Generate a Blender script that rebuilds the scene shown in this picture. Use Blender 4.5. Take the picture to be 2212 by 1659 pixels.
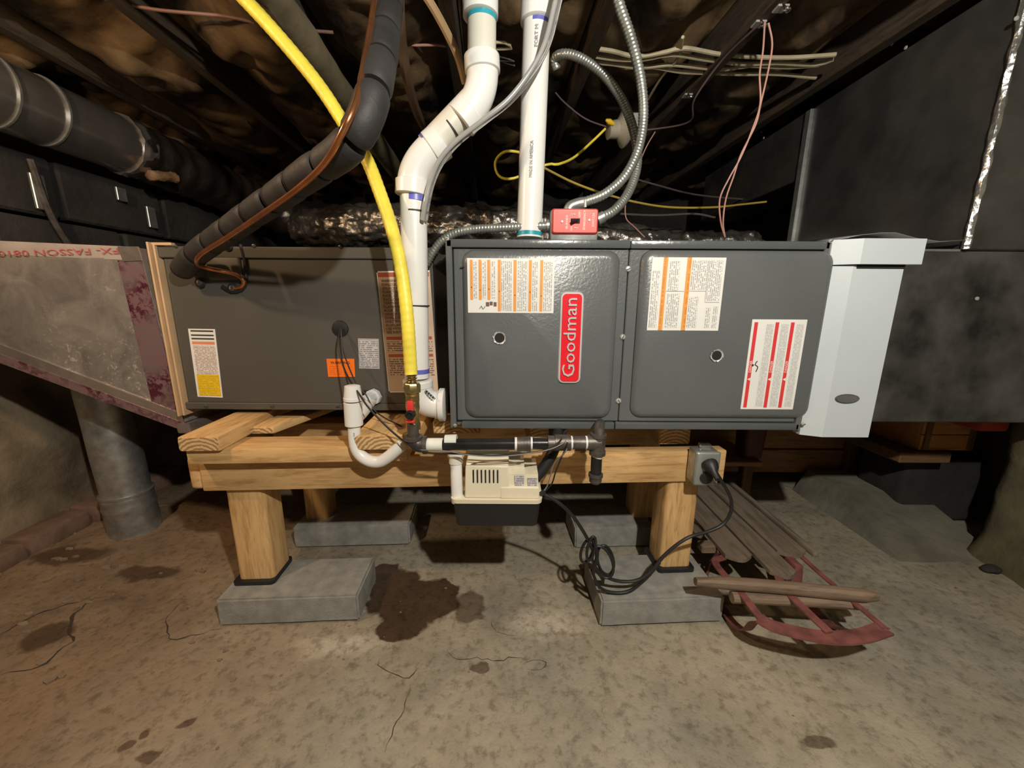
import bpy, bmesh, math, random
from mathutils import Vector, Matrix, noise
random.seed(7)
for o in list(bpy.data.objects): bpy.data.objects.remove(o)
R = math.radians; PI = math.pi
S = bpy.context.scene; COL = S.collection
# ---------------------------------------------------------------- camera
CAMZ = 0.832; F = 831.0; PITCH = 12.1; ROLL = 0.35
RM = (Matrix.Rotation(R(90-PITCH), 3, 'X') @ Matrix.Rotation(R(ROLL), 3, 'Z'))
cd = bpy.data.cameras.new('camera'); cam = bpy.data.objects.new('camera', cd); COL.objects.link(cam)
cd.sensor_width = 36; cd.lens = F/2212*36; cd.clip_start = .02
cam.matrix_world = Matrix.Translation((0, 0, CAMZ)) @ RM.to_4x4()
S.camera = cam
# ---------------------------------------------------------------- light
w = bpy.data.worlds.new('world'); S.world = w; w.use_nodes = True
w.node_tree.nodes['Background'].inputs[0].default_value = (0.9, 0.95, 1, 1)
w.node_tree.nodes['Background'].inputs[1].default_value = 0.008
def lamp(name, loc, power, col, r):
    l = bpy.data.lights.new(name, 'POINT'); l.energy = power; l.color = col; l.shadow_soft_size = r
    o = bpy.data.objects.new(name, l); o.location = loc; COL.objects.link(o); return o
lamp('work_lamp', (.34, -.20, 1.43), 46, (1, .95, .84), .02)
lamp('bulb_lamp', (-1.10, .42, 1.42), 13, (1, .68, .40), .03)
S.view_settings.view_transform = 'Standard'; S.view_settings.look = 'None'
S.view_settings.gamma = 1; S.view_settings.use_curve_mapping = False
S.view_settings.exposure = 0.68
# ---------------------------------------------------------------- helpers
def at(px, py, Y=None, Z=None, X=None):
    d = RM @ Vector(((px-1106)/F, -(py-829.5)/F, -1))
    if Y is not None: t = Y/d.y
    elif Z is not None: t = (Z-CAMZ)/d.z
    else: t = X/d.x
    return Vector((d.x*t, d.y*t, CAMZ+d.z*t))
HA = R(3.2); HC, HS = math.cos(HA), math.sin(HA)
def H(v): return Vector((v[0]*HC-v[1]*HS, v[0]*HS+v[1]*HC, v[2]))   # house frame -> world
def ident(v): return Vector(v)
ORG = {}
def tag(o, label=None, cat=None, group=None, kind=None):
    if label: o['label'] = label
    if cat: o['category'] = cat
    if group: o['group'] = group
    if kind: o['kind'] = kind
    return o
def thing(name, label, cat, loc=(0, 0, 0), group=None):
    o = bpy.data.objects.new(name, None); o.empty_display_size = .05; COL.objects.link(o)
    o.location = loc; ORG[o.name] = Vector(loc)
    return tag(o, label, cat, group)
class M:
    def __init__(s): s.v = []; s.f = []
    def add(s, vf, xf=ident):
        b = len(s.v); s.v += [xf(p) for p in vf[0]]; s.f += [[i+b for i in f] for f in vf[1]]; return s
    def build(s, name, mat, parent=None, sharp=35, org=None):
        if parent is not None: o0 = ORG[parent.name]
        elif org is not None: o0 = Vector(org)
        else:
            xs = [p[0] for p in s.v]; ys = [p[1] for p in s.v]; zs = [p[2] for p in s.v]
            o0 = Vector(((min(xs)+max(xs))/2, (min(ys)+max(ys))/2, min(zs)))
        me = bpy.data.meshes.new(name)
        me.from_pydata([tuple(Vector(p)-o0) for p in s.v], [], s.f)
        me.materials.append(mat); me.validate(); me.update()
        bm = bmesh.new(); bm.from_mesh(me); bmesh.ops.recalc_face_normals(bm, faces=bm.faces); bm.to_mesh(me); bm.free()
        me.polygons.foreach_set('use_smooth', [True]*len(me.polygons)); me.set_sharp_from_angle(angle=R(sharp))
        o = bpy.data.objects.new(name, me); COL.objects.link(o)
        if parent is not None:
            o.parent = parent; ORG[o.name] = o0
            # children of parts share their part's origin offset
            o.location = (0, 0, 0)
        else:
            o.location = o0; ORG[o.name] = o0
        return o
def box(x0, x1, y0, y1, z0, z1, bev=0, seg=1):
    bm = bmesh.new(); bmesh.ops.create_cube(bm, size=1)
    for v in bm.verts:
        v.co = ((x0+x1)/2+v.co.x*(x1-x0), (y0+y1)/2+v.co.y*(y1-y0), (z0+z1)/2+v.co.z*(z1-z0))
    if bev: bmesh.ops.bevel(bm, geom=list(bm.edges), offset=bev, segments=seg, affect='EDGES', profile=.5)
    bm.verts.index_update()
    r = ([v.co.copy() for v in bm.verts], [[v.index for v in f.verts] for f in bm.faces]); bm.free(); return r
def catmull(pts, step):
    P = [Vector(p) for p in pts]; 
    if len(P) == 2: 
        n = max(1, int((P[1]-P[0]).length/step)); return [P[0].lerp(P[1], i/n) for i in range(n+1)]
    Q = [2*P[0]-P[1]]+P+[2*P[-1]-P[-2]]; out = []
    for i in range(1, len(Q)-2):
        p0, p1, p2, p3 = Q[i-1:i+3]; n = max(2, int((p2-p1).length/step))
        for k in range(n):
            t = k/n
            out.append(.5*((2*p1)+(-p0+p2)*t+(2*p0-5*p1+4*p2-p3)*t*t+(-p0+3*p1-3*p2+p3)*t**3))
    out.append(P[-1]); return out
def tube(pts, r, seg=12, step=.012, rf=None, straight=False, cap=True, flat=1.0):
    P = [Vector(p) for p in pts] if straight else catmull(pts, step)
    n = len(P); V = []; Fc = []; L = 0; up = None
    for i, p in enumerate(P):
        t = (P[min(i+1, n-1)]-P[max(i-1, 0)]).normalized()
        if up is None: up = t.orthogonal().normalized()
        up = (up-t*up.dot(t)); up = up.normalized() if up.length > 1e-6 else t.orthogonal().normalized()
        s = t.cross(up)
        if i: L += (p-P[i-1]).length
        for k in range(seg):
            a = 2*PI*k/seg; rr = r if rf is None else rf(L, a, i/(n-1))
            V.append(p+(up*math.cos(a)+s*math.sin(a)*flat)*rr)
    for i in range(n-1):
        for k in range(seg):
            a = i*seg+k; b = i*seg+(k+1) % seg; Fc.append([a, b, b+seg, a+seg])
    if cap: Fc.append(list(range(seg))[::-1]); Fc.append([(n-1)*seg+k for k in range(seg)])
    return V, Fc
def cyl(p0, p1, r, seg=20, r1=None):
    p0, p1 = Vector(p0), Vector(p1); rr = r if r1 is None else r1
    return tube([p0, p1], r, seg=seg, straight=True, rf=lambda L, a, t: r+(rr-r)*t)
def lathe(p0, d, prof, seg=24):   # prof [(dist, radius)]
    p0 = Vector(p0); d = Vector(d).normalized(); up = d.orthogonal().normalized(); s = d.cross(up); V = []; Fc = []
    for (a, r) in prof:
        for k in range(seg):
            an = 2*PI*k/seg; V.append(p0+d*a+(up*math.cos(an)+s*math.sin(an))*max(r, 1e-5))
    for i in range(len(prof)-1):
        for k in range(seg):
            a = i*seg+k; b = i*seg+(k+1) % seg; Fc.append([a, b, b+seg, a+seg])
    Fc.append(list(range(seg))[::-1]); Fc.append([(len(prof)-1)*seg+k for k in range(seg)])
    return V, Fc
def prism_y(poly, y0, y1):   # poly [(x,z)]
    n = len(poly); V = [Vector((x, y0, z)) for x, z in poly]+[Vector((x, y1, z)) for x, z in poly]
    return V, [list(range(n)), [n+i for i in range(n)][::-1]]+[[i, i+n, (i+1) % n+n, (i+1) % n] for i in range(n)]
def prism_z(poly, z0, z1):
    n = len(poly); V = [Vector((x, y, z0)) for x, y in poly]+[Vector((x, y, z1)) for x, y in poly]
    return V, [list(range(n))[::-1], [n+i for i in range(n)]]+[[i, (i+1) % n, (i+1) % n+n, i+n] for i in range(n)]
def rr_poly(x0, x1, z0, z1, r, n=6):
    out = []
    for cx, cz, a0 in ((x1-r, z1-r, 0), (x0+r, z1-r, 90), (x0+r, z0+r, 180), (x1-r, z0+r, 270)):
        for k in range(n+1):
            a = R(a0+90*k/n); out.append((cx+r*math.cos(a), cz+r*math.sin(a)))
    return out
def emboss(x0, x1, z0, z1, r, Y, dep, ch):
    """rounded panel raised towards the viewer with a soft shoulder"""
    levels = [(0, 0), (dep*.25, ch*.12), (dep*.75, ch*.45), (dep, ch)]
    V = []; Fc = []; n = None
    for d, c in levels:
        p = rr_poly(x0+c, x1-c, z0+c, z1-c, max(r-c*.6, .002)); n = len(p)
        V += [Vector((x, Y-d, z)) for x, z in p]
    for i in range(len(levels)-1):
        for k in range(n):
            a = i*n+k; b = i*n+(k+1) % n; Fc.append([a, b, b+n, a+n])
    Fc.append([(len(levels)-1)*n+k for k in range(n)]); Fc.append(list(range(n))[::-1])
    return V, Fc
def grid(nx, ny, fn):
    V = [fn(i/nx, j/ny) for j in range(ny+1) for i in range(nx+1)]
    Fc = [[j*(nx+1)+i, j*(nx+1)+i+1, (j+1)*(nx+1)+i+1, (j+1)*(nx+1)+i] for j in range(ny) for i in range(nx)]
    return V, Fc
def N(x, y, z=0, s=1.0): return noise.noise(Vector((x*s, y*s, z*s)))
def FB(x, y, z=0, s=1.0): return noise.fractal(Vector((x*s, y*s, z*s)), 1.0, 2.0, 4)
def text(s, size, mat, o, xd, yd, parent, name='lettering', ext=.0004, align='LEFT', width=None):
    c = bpy.data.curves.new('t', 'FONT'); c.body = s; c.size = size; c.extrude = ext; c.align_x = align; c.resolution_u = 2
    t = bpy.data.objects.new('t', c); COL.objects.link(t)
    dg = bpy.context.evaluated_depsgraph_get(); me = bpy.data.meshes.new_from_object(t.evaluated_get(dg))
    bpy.data.objects.remove(t); bpy.data.curves.remove(c)
    xd = Vector(xd).normalized(); yd = Vector(yd).normalized(); zd = xd.cross(yd); o = Vector(o); k = 1.0
    if width:
        xs = [v.co.x for v in me.vertices]
        if xs: k = width/max(1e-6, max(xs)-min(xs))
    m = M(); m.v = [o+xd*v.co.x*k+yd*v.co.y+zd*v.co.z for v in me.vertices]; m.f = [list(p.vertices) for p in me.polygons]
    bpy.data.meshes.remove(me)
    return m.build(name, mat, parent)
# ---------------------------------------------------------------- materials
MC = {}
def nodes(name):
    m = bpy.data.materials.new(name); m.use_nodes = True; nt = m.node_tree
    return m, nt, nt.nodes['Principled BSDF']
def link(nt, a, b): nt.links.new(a, b)
def nd(nt, t, **kw):
    n = nt.nodes.new(t)
    for k, v in kw.items(): setattr(n, k, v)
    return n
def ramp(nt, fac, stops):
    r = nd(nt, 'ShaderNodeValToRGB'); e = r.color_ramp.elements
    while len(e) > 1: e.remove(e[-1])
    e[0].position = stops[0][0]; e[0].color = (*stops[0][1], 1)
    for p, c in stops[1:]: x = e.new(p); x.color = (*c, 1)
    link(nt, fac, r.inputs[0]); return r.outputs[0]
def noi(nt, scale, detail=3, rough=.55, vec=None, stretch=None, dist=0):
    tc = nd(nt, 'ShaderNodeTexCoord'); v = tc.outputs['Object'] if vec is None else vec
    if stretch:
        mp = nd(nt, 'ShaderNodeMapping'); mp.inputs['Scale'].default_value = stretch; link(nt, v, mp.inputs[0]); v = mp.outputs[0]
    n = nd(nt, 'ShaderNodeTexNoise'); n.inputs['Scale'].default_value = scale; n.inputs['Detail'].default_value = detail
    n.inputs['Roughness'].default_value = rough; n.inputs['Distortion'].default_value = dist
    link(nt, v, n.inputs[0]); return n.outputs[0]
def bump(nt, b, h, strength=.3, dist=.002):
    u = nd(nt, 'ShaderNodeBump'); u.inputs['Strength'].default_value = strength; u.inputs['Distance'].default_value = dist
    link(nt, h, u.inputs['Height']); link(nt, u.outputs[0], b.inputs['Normal']); return u
def mat(name, c, rough=.5, metal=0, var=.12, vs=14, bs=0, bd=.001, bsc=60, c2=None, coat=0, trans=0, stretch=None, rv=0):
    m, nt, b = nodes(name)
    lo = tuple(x*(1-var) for x in c) if c2 is None else c2; hi = tuple(min(1, x*(1+var)) for x in c)
    f = noi(nt, vs, 4, stretch=stretch); link(nt, ramp(nt, f, [(.3, lo), (.7, hi)]), b.inputs['Base Color'])
    b.inputs['Roughness'].default_value = rough; b.inputs['Metallic'].default_value = metal
    b.inputs['Coat Weight'].default_value = coat
    if trans: b.inputs['Transmission Weight'].default_value = trans
    if bs: bump(nt, b, noi(nt, bsc, 3, stretch=stretch), bs, bd)
    if rv:
        r = nd(nt, 'ShaderNodeMapRange'); r.inputs['To Min'].default_value = rough-rv; r.inputs['To Max'].default_value = rough+rv
        link(nt, noi(nt, vs*1.7, 4), r.inputs[0]); link(nt, r.outputs[0], b.inputs['Roughness'])
    return m
def wood(name, axis, light, dark, rough=.6, knots=.0):
    m, nt, b = nodes(name)
    st = {'x': (1, 9, 9), 'y': (9, 1, 9), 'z': (9, 9, 1)}[axis]
    g = noi(nt, 7, 5, .6, stretch=st, dist=.6); g2 = noi(nt, 30, 3, .6, stretch=st); big = noi(nt, 3, 3)
    mx = nd(nt, 'ShaderNodeMath', operation='MULTIPLY_ADD'); link(nt, g2, mx.inputs[0]); mx.inputs[1].default_value = .35; link(nt, g, mx.inputs[2])
    mid = tuple((a+c)/2 for a, c in zip(light, dark))
    col = ramp(nt, mx.outputs[0], [(.42, dark), (.58, mid), (.72, light)])
    mm = nd(nt, 'ShaderNodeMix', data_type='RGBA', blend_type='MULTIPLY'); mm.inputs[0].default_value = .6
    link(nt, col, mm.inputs[6]); link(nt, ramp(nt, big, [(.35, (.55, .5, .45)), (.55, (1, 1, 1))]), mm.inputs[7])
    link(nt, mm.outputs[2], b.inputs['Base Color']); b.inputs['Roughness'].default_value = rough
    bump(nt, b, mx.outputs[0], .35, .0012); return m
def rings(name, light, dark):
    m, nt, b = nodes(name); tc = nd(nt, 'ShaderNodeTexCoord'); mp = nd(nt, 'ShaderNodeMapping')
    mp.inputs['Location'].default_value = (.0, 0, 0); mp.inputs['Scale'].default_value = (1, 0, 1); link(nt, tc.outputs['Object'], mp.inputs[0])
    wv = nd(nt, 'ShaderNodeTexWave', wave_type='RINGS', rings_direction='SPHERICAL'); wv.inputs['Scale'].default_value = 34; wv.inputs['Distortion'].default_value = 2.5; wv.inputs['Detail Scale'].default_value = 3
    link(nt, mp.outputs[0], wv.inputs[0]); link(nt, ramp(nt, wv.outputs[0], [(.2, dark), (.75, light)]), b.inputs['Base Color'])
    b.inputs['Roughness'].default_value = .7; bump(nt, b, wv.outputs[0], .4, .001); return m
WL, WD = (.70, .45, .20), (.44, .23, .08)
wood_x = wood('lumber_x', 'x', WL, WD); wood_y = wood('lumber_y', 'y', WL, WD); wood_z = wood('lumber_z', 'z', WL, WD)
wood_end = rings('end_grain', (.66, .45, .22), (.33, .19, .08))
old_y = wood('old_joist', 'y', (.075, .053, .034), (.022, .014, .009), .8)
old_x = wood('old_board', 'x', (.16, .085, .035), (.07, .033, .013), .8)
old_z = wood('old_board_upright', 'z', (.20, .11, .045), (.09, .045, .018), .8)
sled_wood = wood('weathered_slat', 'y', (.21, .165, .12), (.10, .078, .055), .75)
sled_wood_x = wood('weathered_bar', 'x', (.24, .17, .115), (.12, .08, .055), .7)
grey_paint = mat('grey_enamel', (.118, .128, .131), .30, 0, .06, 6, .55, .0010, 170)
grey_glossy = mat('grey_enamel_wavy', (.105, .116, .121), .22, .1, .06, 6, .5, .0012, 70)
coil_paint = mat('brown_grey_enamel', (.10, .094, .082), .34, .1, .08, 4, .12, .001, 8)
dark_gap = mat('black_interior', (.012, .012, .012), .8)
cover_grey = mat('pale_grey_plastic', (.56, .62, .66), .45, 0, .03, 5, .1, .0006, 90)
white_pvc = mat('white_pvc', (.80, .80, .78), .28, 0, .03, 8, .05, .0005, 30)
cream_pvc = mat('cream_pvc', (.70, .68, .60), .33, 0, .05, 8)
purple = mat('purple_primer', (.13, .14, .52), .35, 0, .2, 60); teal = mat('teal_primer', (.03, .33, .42), .35, 0, .2, 60)
black_rub = mat('black_rubber', (.015, .015, .016), .5, 0, .2, 30)
black_foam = mat('black_foam', (.026, .024, .024), .62, 0, .35, 12, .5, .002, 60)
black_iron = mat('black_iron_pipe', (.035, .034, .036), .26, .55, .3, 25, .15, .0006, 160)
rust_iron = mat('malleable_iron', (.12, .105, .095), .45, .6, .35, 40, .5, .001, 200)
galv = mat('galvanised_steel', (.42, .43, .42), .38, .75, .25, 35, .2, .0008, 120)
galv_conduit = mat('galvanised_conduit', (.40, .42, .39), .34, .7, .2, 40)
duct_dark = mat('dark_sheet_metal', (.15, .145, .138), .36, .75, .35, 7, .25, .003, 5, rv=.12)
duct_lower = mat('smudged_sheet_metal', (.13, .13, .125), .42, .65, .55, 9, .25, .003, 6, c2=(.045, .042, .042), rv=.14)
round_metal = mat('round_duct_metal', (.36, .335, .31), .27, .8, .2, 9, .15, .002, 10)
chrome = mat('chrome', (.75, .75, .75), .15, 1, .03); screw_m = mat('zinc_screw', (.62, .62, .60), .3, .45, .1); silver = mat('bright_silver', (.74, .74, .75), .28, .35, .04)
brass = mat('brass', (.52, .40, .17), .26, .9, .25, 60, .2, .0005, 200)
copper = mat('copper', (.62, .26, .12), .26, .9, .25, 18)
yellow = mat('yellow_jacket', (.88, .73, .085), .42, 0, .12, 22, .15, .0005, 150)
red_gloss = mat('badge_red', (.78, .018, .03), .3, 0, .04, coat=.3); red_plate = mat('red_plate', (.62, .05, .035), .38, 0, .1)
red_plate_face = mat('red_plate_face', (.66, .075, .058), .45, 0, .08)
red_handle = mat('red_vinyl', (.72, .05, .045), .35); red_sled = mat('faded_red_steel', (.20, .070, .062), .6, .1, .4, 30, .3, .001, 80)
cream_plastic = mat('cream_plastic', (.76, .70, .53), .42, 0, .05, 10); black_plastic = mat('black_plastic', (.012, .012, .013), .45)
paper = mat('label_paper', (.80, .79, .76), .5, 0, .02); paper_tan = mat('tan_label', (.62, .47, .36), .45, 0, .06)
orange = mat('label_orange', (.80, .34, .07), .5, 0, .03); red_bar = mat('label_red', (.70, .045, .05), .5, 0, .03)
rust_bar = mat('label_rust', (.42, .10, .05), .5, 0, .05); yel_lab = mat('label_yellow', (.86, .58, .02), .5, 0, .05)
org_lab = mat('label_bright_orange', (.95, .20, .02), .45, 0, .03); ink = mat('ink', (.03, .028, .028), .6); ink_soft = mat('ink_brown', (.16, .09, .07), .6)
grey_ink = mat('grey_ink', (.25, .25, .25), .6); white_ink = mat('white_ink', (.85, .80, .72), .5)
nm_jacket = mat('cable_jacket', (.46, .40, .27), .55, 0, .2, 20); pink_wire = mat('pink_wire', (.50, .26, .21), .5); grey_wire = mat('dusty_wire', (.10, .08, .08), .6)
porcelain = mat('porcelain', (.42, .38, .30), .35); paver_m = mat('paver_concrete', (.30, .295, .27), .88, 0, .18, 25, .7, .0018, 260, c2=(.22, .22, .205))
oval_m = mat('dark_oval', (.12, .12, .13), .35, .3, .2)
cable_tan = mat('tan_tube', (.38, .25, .13), .5, 0, .15)
crate_m = wood('crate_pine', 'x', (.62, .30, .10), (.40, .17, .05))
def clear_mat():
    m, nt, b = nodes('clear_vinyl'); b.inputs['Base Color'].default_value = (.8, .8, .78, 1); b.inputs['Roughness'].default_value = .08
    b.inputs['Transmission Weight'].default_value = .85; b.inputs['IOR'].default_value = 1.4; return m
clear = clear_mat()
def foil_mat(name, c, rough, bs, sc, dark=.5):
    m, nt, b = nodes(name)
    n = noi(nt, sc, 5, .65, dist=1.2); v = nd(nt, 'ShaderNodeTexVoronoi'); v.inputs['Scale'].default_value = sc*1.4
    tc = nd(nt, 'ShaderNodeTexCoord'); link(nt, tc.outputs['Object'], v.inputs[0])
    ad = nd(nt, 'ShaderNodeMath', operation='ADD'); link(nt, n, ad.inputs[0]); link(nt, v.outputs[0], ad.inputs[1])
    link(nt, ramp(nt, noi(nt, 6, 4), [(.35, tuple(x*dark for x in c)), (.65, c)]), b.inputs['Base Color'])
    b.inputs['Roughness'].default_value = rough; b.inputs['Metallic'].default_value = .85; bump(nt, b, ad.outputs[0], bs, .004); return m
foil_flex = foil_mat('crinkled_foil', (.42, .40, .37), .2, .9, 30)
foil_dark = foil_mat('dusty_wrap', (.16, .13, .11), .35, .8, 18)
foil_tape = foil_mat('foil_tape', (.62, .56, .54), .3, .35, 25, .75)
def board_foil():
    m, nt, b = nodes('foil_duct_board'); n = noi(nt, 9, 6, .65, dist=.8); n2 = noi(nt, 55, 4, .7, dist=1.5); n3 = noi(nt, 3, 2)
    c = ramp(nt, n, [(.3, (.20, .185, .175)), (.55, (.34, .315, .29)), (.75, (.48, .44, .41))])
    mx = nd(nt, 'ShaderNodeMix', data_type='RGBA', blend_type='ADD')
    link(nt, ramp(nt, n2, [(.56, (0, 0, 0)), (.70, (.55, .53, .50))]), mx.inputs[7]); link(nt, c, mx.inputs[6])
    link(nt, ramp(nt, n3, [(.45, (0, 0, 0)), (.62, (.8, .8, .8))]), mx.inputs[0])
    link(nt, mx.outputs[2], b.inputs['Base Color']); b.inputs['Metallic'].default_value = .45; b.inputs['Roughness'].default_value = .42
    bump(nt, b, n2, .25, .002); return m
duct_board = board_foil()
def tape_red():
    m, nt, b = nodes('purple_printed_tape'); n = noi(nt, 60, 4, .7); n2 = noi(nt, 12, 3)
    mx = nd(nt, 'ShaderNodeMix', data_type='RGBA'); link(nt, ramp(nt, n, [(.46, (0, 0, 0)), (.54, (1, 1, 1))]), mx.inputs[0])
    mx.inputs[6].default_value = (.33, .20, .22, 1); link(nt, ramp(nt, n2, [(.4, (.14, .03, .06)), (.6, (.28, .22, .23))]), mx.inputs[7])
    link(nt, mx.outputs[2], b.inputs['Base Color']); b.inputs['Metallic'].default_value = .5; b.inputs['Roughness'].default_value = .3; bump(nt, b, n2, .4, .003); return m
tape_purple = tape_red()
tape_white = mat('printed_tape', (.52, .46, .43), .4, .35, .12, 20, .3, .002, 30); tape_ink = mat('tape_ink', (.42, .10, .10), .5)
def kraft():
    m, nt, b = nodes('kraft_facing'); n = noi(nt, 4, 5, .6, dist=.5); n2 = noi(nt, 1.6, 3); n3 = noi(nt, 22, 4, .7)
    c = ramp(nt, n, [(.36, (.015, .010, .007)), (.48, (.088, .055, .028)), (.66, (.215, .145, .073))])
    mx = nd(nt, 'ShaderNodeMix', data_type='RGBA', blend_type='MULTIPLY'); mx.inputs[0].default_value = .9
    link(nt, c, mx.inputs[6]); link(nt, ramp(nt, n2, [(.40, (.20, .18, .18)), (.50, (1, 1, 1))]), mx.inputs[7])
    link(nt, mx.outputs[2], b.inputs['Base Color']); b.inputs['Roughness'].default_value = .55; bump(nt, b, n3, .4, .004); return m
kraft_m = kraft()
def print_mat(name, bgc, inkc, pitch, along='z', amt=.7, word=90):
    """flat small print: dashes in lines; along = direction the lines run"""
    m, nt, b = nodes(name); tc = nd(nt, 'ShaderNodeTexCoord'); sp = nd(nt, 'ShaderNodeSeparateXYZ'); link(nt, tc.outputs['Object'], sp.inputs[0])
    u, v = (sp.outputs['Z'], sp.outputs['X']) if along == 'z' else (sp.outputs['X'], sp.outputs['Z'])
    d = nd(nt, 'ShaderNodeMath', operation='DIVIDE'); link(nt, v, d.inputs[0]); d.inputs[1].default_value = pitch
    fr = nd(nt, 'ShaderNodeMath', operation='FRACT'); link(nt, d.outputs[0], fr.inputs[0])
    fl = nd(nt, 'ShaderNodeMath', operation='FLOOR'); link(nt, d.outputs[0], fl.inputs[0])
    st = nd(nt, 'ShaderNodeMath', operation='GREATER_THAN'); link(nt, fr.outputs[0], st.inputs[0]); st.inputs[1].default_value = .45
    mu = nd(nt, 'ShaderNodeMath', operation='MULTIPLY'); link(nt, u, mu.inputs[0]); mu.inputs[1].default_value = word
    cb = nd(nt, 'ShaderNodeCombineXYZ'); link(nt, mu.outputs[0], cb.inputs[0]); link(nt, fl.outputs[0], cb.inputs[1])
    nn = nd(nt, 'ShaderNodeTexNoise'); nn.inputs['Scale'].default_value = 3.3; nn.inputs['Detail'].default_value = 2; link(nt, cb.outputs[0], nn.inputs[0])
    wd = nd(nt, 'ShaderNodeMath', operation='GREATER_THAN'); link(nt, nn.outputs[0], wd.inputs[0]); wd.inputs[1].default_value = .45
    mm = nd(nt, 'ShaderNodeMath', operation='MULTIPLY'); link(nt, st.outputs[0], mm.inputs[0]); link(nt, wd.outputs[0], mm.inputs[1])
    ma = nd(nt, 'ShaderNodeMath', operation='MULTIPLY'); link(nt, mm.outputs[0], ma.inputs[0]); ma.inputs[1].default_value = amt
    mx = nd(nt, 'ShaderNodeMix', data_type='RGBA'); link(nt, ma.outputs[0], mx.inputs[0]); mx.inputs[6].default_value = (*bgc, 1); mx.inputs[7].default_value = (*inkc, 1)
    link(nt, mx.outputs[2], b.inputs['Base Color']); b.inputs['Roughness'].default_value = .5; return m
WB = (.80, .79, .76)
print_v = print_mat('small_print_upright', WB, (.25, .25, .25), .0042, 'z', .75)
print_h = print_mat('small_print_level', (.80, .72, .66), (.25, .2, .18), .0042, 'x', .75)
print_g = print_mat('dense_print', (.74, .74, .72), (.35, .35, .35), .0028, 'z', .7, 140)
print_tan = print_mat('tan_print', (.62, .47, .36), (.16, .09, .07), .0060, 'x', .9, 60)
print_yel = print_mat('yellow_print', (.86, .58, .02), (.45, .28, .02), .0048, 'x', .6)
print_org = print_mat('orange_print', (.95, .20, .02), (.55, .08, .01), .0050, 'x', .5)
print_plate = print_mat('plate_print', (.55, .54, .55), (.16, .16, .18), .0052, 'x', .8, 70)
print_orange_bar = print_mat('orange_bar_print', (.80, .34, .07), (.50, .17, .03), .008, 'z', .5, 50)
# ---- floor material
def ell(nt, vec, c, r, soft=.25):
    s = nd(nt, 'ShaderNodeVectorMath', operation='SUBTRACT'); link(nt, vec, s.inputs[0]); s.inputs[1].default_value = (c[0], c[1], 0)
    q = nd(nt, 'ShaderNodeVectorMath', operation='MULTIPLY'); link(nt, s.outputs[0], q.inputs[0]); q.inputs[1].default_value = (1/r[0], 1/r[1], 0)
    l = nd(nt, 'ShaderNodeVectorMath', operation='LENGTH'); link(nt, q.outputs[0], l.inputs[0])
    mr = nd(nt, 'ShaderNodeMapRange'); link(nt, l.outputs['Value'], mr.inputs[0]); mr.inputs['From Min'].default_value = 1+soft/2; mr.inputs['From Max'].default_value = 1-soft/2
    return mr.outputs[0]
def mx_(nt, a, b_, op='MAXIMUM'):
    n = nd(nt, 'ShaderNodeMath', operation=op); link(nt, a, n.inputs[0]); link(nt, b_, n.inputs[1]); return n.outputs[0]
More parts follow.
